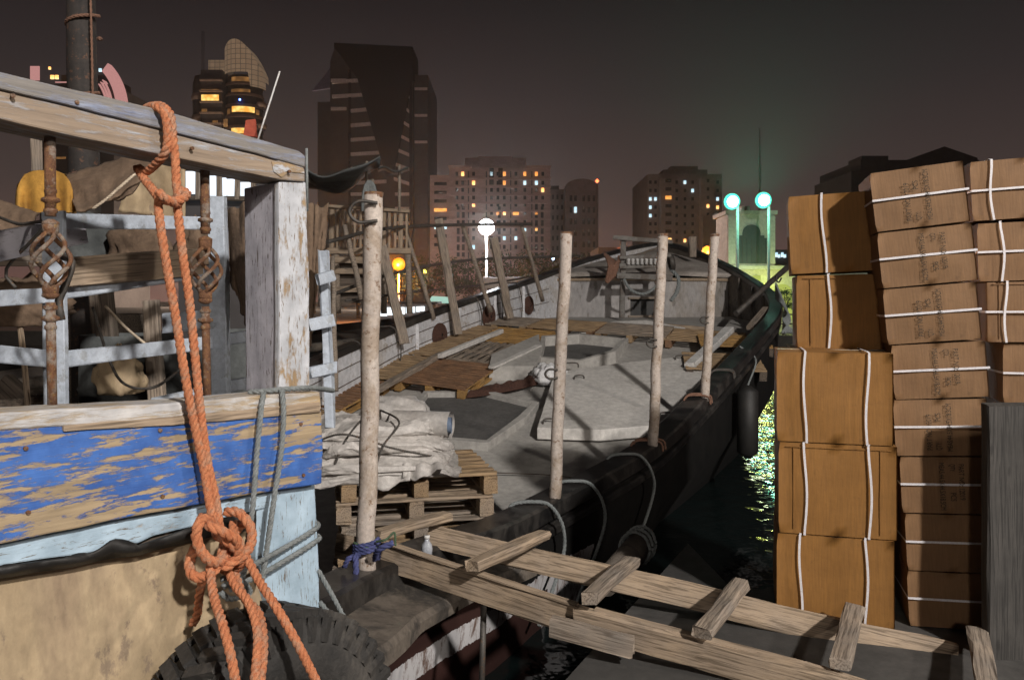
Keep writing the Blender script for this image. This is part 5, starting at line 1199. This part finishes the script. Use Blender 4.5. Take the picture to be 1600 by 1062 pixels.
# ================================================================== CARTONS
def text_mesh(s_):
    cu = bpy.data.curves.new('printing', 'FONT'); cu.body = s_; cu.size = 1; cu.align_x = 'LEFT'
    o = bpy.data.objects.new('printing', cu); C.objects.link(o); dg = bpy.context.evaluated_depsgraph_get(); me = bpy.data.meshes.new_from_object(o.evaluated_get(dg)); bpy.data.objects.remove(o)
    me.materials.append(M['ink']); xs = [v.co.x for v in me.vertices]; w_ = max(xs)-min(xs)
    for v in me.vertices: v.co.x -= min(xs)
    return me, w_
TXT = {k: text_mesh(k) for k in ('PART NO: 12019', 'QTY:', 'PCS', 'MEAS:44.5X44.5X18.5CM')}
SIDE = {}
def carton(x0, x1, Y, z0, z1, depth, mat, label, group, roll=0, yaw=0, straps=(), hstraps=(), text=0, seed=0, flap=False):
    yaw += R(-15.5); W_, H = (x1-x0)/(math.cos(yaw)-(x0+x1)/2/Y*math.sin(yaw)), z1-z0
    t = thing('carton', ((x0+x1)/2, Y, z0+(.012 if roll < -.03 else 0)), label, 'box', group=group, rot=(0, roll, yaw))
    n = 8; mb = MB(); rnd = random.Random(seed)
    def bulge(x, y, z, axis):
        fx, fz = (x/W_), (z/H-.5); k_ = .006*noise.noise(Vector((x*5, z*5+seed, y*5)))
        return k_
    def face(o, u, v_, nrm, nu=10, nv=8, hole=None):
        rows = []
        for i in range(nu+1):
            r = []
            for j in range(nv+1):
                p = o+u*(i/nu)+v_*(j/nv); e = 16*(i/nu)*(1-i/nu)*(j/nv)*(1-j/nv); p = p+nrm*(.013*e*noise.noise(p*4+Vector((seed*3, 0, 0)))+.004*e); r.append(p)
            rows.append(r)
        mb.grid(rows, True)
    o = Vector((-W_/2, 0, .002)); X = Vector((W_,0,0)); Yv = Vector((0,depth,0)); Z = Vector((0,0,H-.006))
    face(o, X, Z, Vector((0,-1,0))); face(o+Yv, X, Z, Vector((0,1,0))); face(o, Yv, Z, Vector((-1,0,0))); face(o+X, Yv, Z, Vector((1,0,0))); face(o+Z, X, Yv, Vector((0,0,1)), 6, 6); face(o, X, Yv, Vector((0,0,-1)), 2, 2)
    ob = mb.build('box', mat, t, local=True)
    w_ = ob.modifiers.new('w', 'WELD'); w_.merge_threshold = .0015; bv = ob.modifiers.new('b', 'BEVEL'); bv.width = .006; bv.segments = 2; bv.limit_method = 'ANGLE'; bv.angle_limit = R(50)
    # flap line and tape
    mbf = MB(); mbf.box((0, depth/2, H), (W_*.98, .05, .002)); mbf.build('tape', M['tape'], ob, local=True)
    if flap:
        mbf = MB(); mbf.box((-W_*.38, -.006, H*.5), (.004, .004, H*.88)); mbf.box((W_*.36, -.006, H*.5), (.003, .004, H*.9)); mbf.box((0, -.006, H*.95), (W_*.9, .004, .004)); mbf.build('flap_edge', mat, ob, local=True)
    sw = .0055
    def loop(pts, wdir):
        rows = []; nn = len(pts)
        for p in pts: rows.append([p-wdir*sw, p+wdir*sw])
        o_ = MB().grid(rows, False, close_v=True).build('strap', M['strap'], t, local=True); m_ = o_.modifiers.new('s', 'SOLIDIFY'); m_.thickness = .0008
    e = .016
    for q, sx in enumerate(straps):
        x = sx*W_; ph = rnd.uniform(0,6); pts = []
        fr_ = [Vector((x+.008*math.sin(ph+5*j/9), -e-(.004*math.sin(math.pi*j/9)), H*j/9)) for j in range(10)]
        pts = fr_+[Vector((x, 0, H+.006)), Vector((x, depth, H+.006)), Vector((x, depth+e, H)), Vector((x, depth+e, 0)), Vector((x, depth, -.001)), Vector((x, 0, -.001))]
        loop(pts, Vector((1,0,0)))
    for q, sz in enumerate(hstraps):
        z = sz*H; pts = [Vector((-W_/2-e*.6, -e, z)), Vector((0,-e-.002,z)), Vector((W_/2+e*.6, -e, z)), Vector((W_/2+e, depth+e, z)), Vector((-W_/2-e, depth+e, z))]
        loop(pts, Vector((0,0,1)))
    if text:
        # columns of print, reading upwards (1) or downwards (2)
        up = text == 1; cols_ = [('PART NO: 12019', .36, .40, .62), ('QTY:', .46, .12, .13), ('PCS', .46, .62, .14), ('MEAS:44.5X44.5X18.5CM', .58, .10, .82)]
        s_ = 1 if up else -1
        for (tx_, fx, fz, ln) in cols_:
            me, w0 = TXT[tx_]; to = bpy.data.objects.new('printing', me); C.objects.link(to); to.parent = ob
            L_ = ln*H; ks = L_/w0; kh = .025/.7
            if tx_ == 'PART NO: 12019': fz = .12 if up else .12
            xx = (fx-.5)*W_; 
            m = Matrix.Rotation(R(90), 4, 'X')
            if up: m = Matrix.Translation((xx+.011, -e-.0035, fz*H)) @ m @ Matrix.Rotation(R(90), 4, 'Z')
            else: m = Matrix.Translation((-xx-.0, -e-.0035, H-fz*H)) @ m @ Matrix.Rotation(R(-90), 4, 'Z')
            to.matrix_basis = m @ Matrix.Diagonal((ks, kh, 1, 1)); 
    return t
k4 = 4.05/F
# front stack (three orange-brown cartons)
zz = [0.0, .445, .90, 1.385]; zz = [EYE-(978-HY)*k4, EYE-(838-HY)*k4, EYE-(693-HY)*k4, EYE-(550-HY)*k4]
zz[0] = .0
labs = ('bottom orange brown carton of the front stack, behind the walkway', 'middle creased orange brown carton of the front stack', 'top carton of the front stack, with two white straps and a green tinged top')
for q in range(3):
    carton((1214+(q == 1)*3-800)*k4, (1396+(q == 1)*4-(q == 2)*2-800)*k4, 4.05, zz[q], zz[q+1], .46, M['cardorange'], labs[q], 'cartons in the front stack', straps=(-.30+.02*q, .26+.01*q), seed=q+1, flap=(q == 1), yaw=R((0,.6,-.4)[q]))
# rear stack (orange-brown)
kB = 4.32/F; Yb_ = 4.32
zB = [EYE-(546-HY)*kB, EYE-(428-HY)*kB, EYE-(303-HY)*kB]
# rear lower ones stand hidden behind the front stack
hh = zB[0]/3
for q in range(2):
    carton((1246-800+(-10 if q else 0))*kB, (1408-800)*kB+.02, Yb_, zB[q], zB[q+1], .44, M['cardorange'], ('lower of two strapped cartons behind and above the front stack', 'upper shaded carton behind the front stack, left of the printed cartons')[q], 'cartons in the rear stack', straps=(-.20,), flap=(q == 0), seed=20+q, roll=R(-2.4 if q else -.6), yaw=R(-1.5*q))
c0_ = P(1300, 600, 4.53)
for q in range(3): carton((1256-800)*kB, (1410-800)*kB, 4.53, zB[0]/3*q, zB[0]/3*(q+1), .40, M['cardorange'], ('lowest carton of the rear stack, standing on the quay behind the front stack','second lowest carton of the rear stack, behind the front stack','middle carton of the rear stack, just below the two strapped ones')[q], 'cartons in the rear stack', seed=30+q)
# printed stack
kC = 4.0/F
yc = [985, 897, 806, 716, 626, 538, 448, 358, 262]
xl_ = [1422, 1419, 1411, 1401, 1399, 1388, 1380, 1370]; xr_ = [1560, 1556, 1550, 1545, 1545, 1533, 1527, 1515]
nm = ['lowest printed carton, half hidden by shadow', 'second printed carton from the bottom, mostly in shadow', 'third printed carton from the bottom, cut by shadow', 'printed carton just above the front stack\'s top seam, with the shadow\'s upper edge', 'printed carton level with the grey post top, torn at its right corner', 'third printed carton from the top, with a dark nick low right', 'second printed carton from the top, with print upside down', 'topmost printed carton, tilted, with a stain at lower right']
for q in range(8):
    rl = (R(-2.4), R(-2.6), R(-2.8), R(-2.8), R(-4.0), R(-5.0), R(-5.6), R(-6.2))[q]
    x0, x1 = (xl_[q]-800)*kC, (xr_[q]-800)*kC; z0, z1 = EYE-(yc[q]-HY)*kC, EYE-(yc[q+1]-HY)*kC
    if q == 0: z0 = 0
    sh = -math.sin(rl)*.0
    carton(x0, x1, 4.0, z0, z1-.002, .45, M['cardbrown'], nm[q], 'printed cartons in the tall stack', roll=rl, yaw=R((q*13) % 5-2)*.4, hstraps=(.52,), text=(0, 0, 2, 1, 2, 1, 2, 1)[q], seed=40+q)
# right stack
kD = 4.15/F
yd = [632, 535, 438, 344, 248]; xd = [1568, 1541, 1530, 1521]
z_low = EYE-(632-HY)*kD
for q in range(4):
    z0, z1 = EYE-(yd[q]-HY)*kD, EYE-(yd[q+1]-HY)*kD
    carton((xd[q]-800)*kD, (xd[q]-800)*kD+.54, 4.15, z0, z1-.002, .45, M['cardbrown'], ('lowest visible carton of the right edge stack, above the grey post', 'right edge carton with crossed straps, third from top', 'right edge carton with crossed straps, second from top', 'topmost right edge carton with crossed white straps')[q], 'cartons in the right edge stack', roll=R((0,-.5,-1.5,-3)[q]), hstraps=(.5,), straps=(() if q == 0 else ((-.32,) if q == 1 else (-.28,) if q == 2 else (-.32,))), seed=60+q, flap=(q == 1))
for q in range(3): carton((1575-800)*kD, (1575-800)*kD+.5, 4.15, z_low/3*q, z_low/3*(q+1), .45, M['cardbrown'], ('bottom carton of the right edge stack, behind the grey board','second lowest carton of the right edge stack, behind the grey board','third lowest carton of the right edge stack, behind the grey board')[q], 'cartons in the right edge stack', hstraps=(.5,), seed=70+q)
# grey post, widened out of view to shade the printed cartons
p0, p1 = P(1545, 632, 3.68), P(1790, 632, 3.68)
mb = MB(); mb.beam(((p0.x+p1.x)/2, 3.71, 0), ((p0.x+p1.x)/2-.005, 3.71, p0.z), .06, p1.x-p0.x, up=(1,0,0), jit=.004)
mm = Matrix.Identity(4)
for i, (a, b_, c) in enumerate(((0,1,0),(0,0,1),(1,0,0))): mm[i][0] = a; mm[i][1] = b_; mm[i][2] = c
tag(mb.build('timber_post', wood('dark_grey_timber', (.040,.037,.034), (.072,.066,.060), (.028,.026,.024)), matrix=mm), 'broad dark grey board standing upright at the right edge', 'post')

# ================================================================== SECOND DHOW beyond the port side
d2 = thing('moored_dhow', (-3.4, 13, WZ), 'second dark wooden boat with slatted railing and awning, moored beyond the port side', 'boat')
def q2(y): return -4.35+.46*(y-9)-.02*(y-9)**2*.3
rows = []
for i in range(21):
    y = 7+i*.55; x = q2(y); z = .8+.03*(y-8)+.02*max(0, y-13)**1.5; wd = 1.6*math.sin(math.pi*min(.98, max(.12, (i+3)/24)))**.5
    rows.append([Vector((x, y, z)), Vector((x+.02, y, z-.3)), Vector((x-.1, y, WZ)), Vector((x-wd, y+.3, WZ-.5)), Vector((x-2*wd, y+.6, WZ)), Vector((x-2*wd-.1, y+.6, z-.3)), Vector((x-2*wd, y+.6, z))])
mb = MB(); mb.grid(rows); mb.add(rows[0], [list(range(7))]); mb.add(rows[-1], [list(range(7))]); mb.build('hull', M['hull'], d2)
mb = MB(); mb.grid([[r[0]+Vector((-.05,0,-.15)), r[6]+Vector((.05,0,-.15))] for r in rows]); mb.build('deck', M['wooddark'], d2)
mb = MB(); mb.tube([r[0]+Vector((0,0,.02)) for r in rows], .07, 8); mb.build('gunwale', M['tarworn'], d2)
Y2 = 12.5
# slatted railing
for i, px in enumerate(list(range(518, 640, 9))): MB().beam(P(px,388,Y2), P(px+1,326,Y2), .035 if i % 3 else .07, .04, up=(0,1,0)).build('baluster', M['wood'], d2)
for (x0,y0,x1,y1,th) in ((512,322,640,330,.05),(512,392,642,392,.09),(512,405,572,407,.10),(514,424,572,424,.08),(500,455,572,450,.10)): MB().beam(P(x0,y0,Y2-.05), P(x1,y1,Y2-.05), .05, th).build('rail', M['wood'], d2)
for px in (528, 600, 640): MB().tube([P(px,490,Y2), P(px-3,392,Y2)], .05, 9).build('stanchion', M['woodgrey'], d2)
MB().prism([P(512,400,Y2+.1), P(572,400,Y2+.1), P(572,472,Y2+.1), P(500,480,Y2+.1)], (0,.05,0)).build('bulwark', M['wooddark'], d2)
# awning
mb = MB(); rows = []
for i in range(24):
    u = i/23; r = []
    for j in range(8):
        v_ = j/7; p = P(478+u*115, 262+14*math.sin(u*4.2)-8*u+v_*(30-8*u)+4*math.sin(u*9+v_*3), 10.5+v_*1.2); r.append(p)
    rows.append(r)
o = mb.grid(rows).build('awning', M['canvasdark'], d2); m_ = o.modifiers.new('s', 'SOLIDIFY'); m_.thickness = .02
mb = MB(); rows = []
for i in range(14):
    u = i/13; rows.append([P(590+u*48, 262+u*2, 11+v_*1.5)+Vector((0,0,-.05*v_+.03*math.sin(u*8))) for v_ in (0,.3,.6,1)])
o = mb.grid(rows).build('awning', M['canvasdark'], d2); m_ = o.modifiers.new('s', 'SOLIDIFY'); m_.thickness = .02
for (x, y0, y1) in ((573,252,330),(624,258,330),(582,280,330)): MB().tube([P(x,y1,11.2), P(x,y0,11.2)], .022, 6).build('awning_pole', M['woodgrey'], d2)
mb = MB()
for q in range(8): mb.tube(crs([P(566+q*1.5,330,11.1), P(568+q,300,11.1), P(575+q*.7,283,11.1), P(580+q,300,11.1), P(584-q*.5,328,11.1)], .1), .02, 5)
mb.build('net_bundle', M['greyrope'], d2)
# lit cabin
cx0, cx1, Y3 = 276, 420, 9.3
cz0, cz1 = P(0,345,Y3).z, P(0,258,Y3).z; xa, xb = P(cx0,0,Y3).x, P(cx1,0,Y3).x
MB().box(((xa+xb)/2, Y3+.8, (.6+cz1)/2), (xb-xa, 1.5, cz1-.6)).build('cabin', M['walldark'], d2)
MB().box(((xa+xb)/2, Y3+.8, cz1+.04), (xb-xa+.25, 1.9, .08)).build('cabin_roof', M['wooddark'], d2)
for (a, b_, t_, u_) in ((284,307,268,303),(314,321,272,305),(326,340,275,306),(347,353,278,306),(355,367,280,306),(375,392,285,306)):
    p, q = P(a, t_, Y3-.02), P(b_, u_, Y3-.02); MB().box(((p.x+q.x)/2, Y3-.02, (p.z+q.z)/2), (q.x-p.x, .04, p.z-q.z)).build('window', M['white_light'], d2)
for px in (310, 343, 371, 396): MB().beam(P(px,312,Y3-.06), P(px,262,Y3-.06), .05, .06, up=(0,1,0)).build('window_post', M['woodgrey'], d2)
MB().beam(P(276,309,Y3-.06), P(420,311,Y3-.06), .05, .05).build('sill', M['wooddark'], d2)

# ================================================================== HAZE
HAZE = .00038
if HAZE:
    m = bpy.data.materials.new('haze'); m.use_nodes = True; n = m.node_tree; n.nodes.clear(); o_ = n.nodes.new('ShaderNodeOutputMaterial'); v = n.nodes.new('ShaderNodeVolumePrincipled')
    v.inputs['Color'].default_value = (.9,.88,.86,1); v.inputs['Density'].default_value = HAZE; v.inputs['Anisotropy'].default_value = .78; n.links.new(v.outputs[0], o_.inputs['Volume'])
    o = MB().box((0, 145, 36), (420, 330, 80)).build('haze', m); o['kind'] = 'stuff'
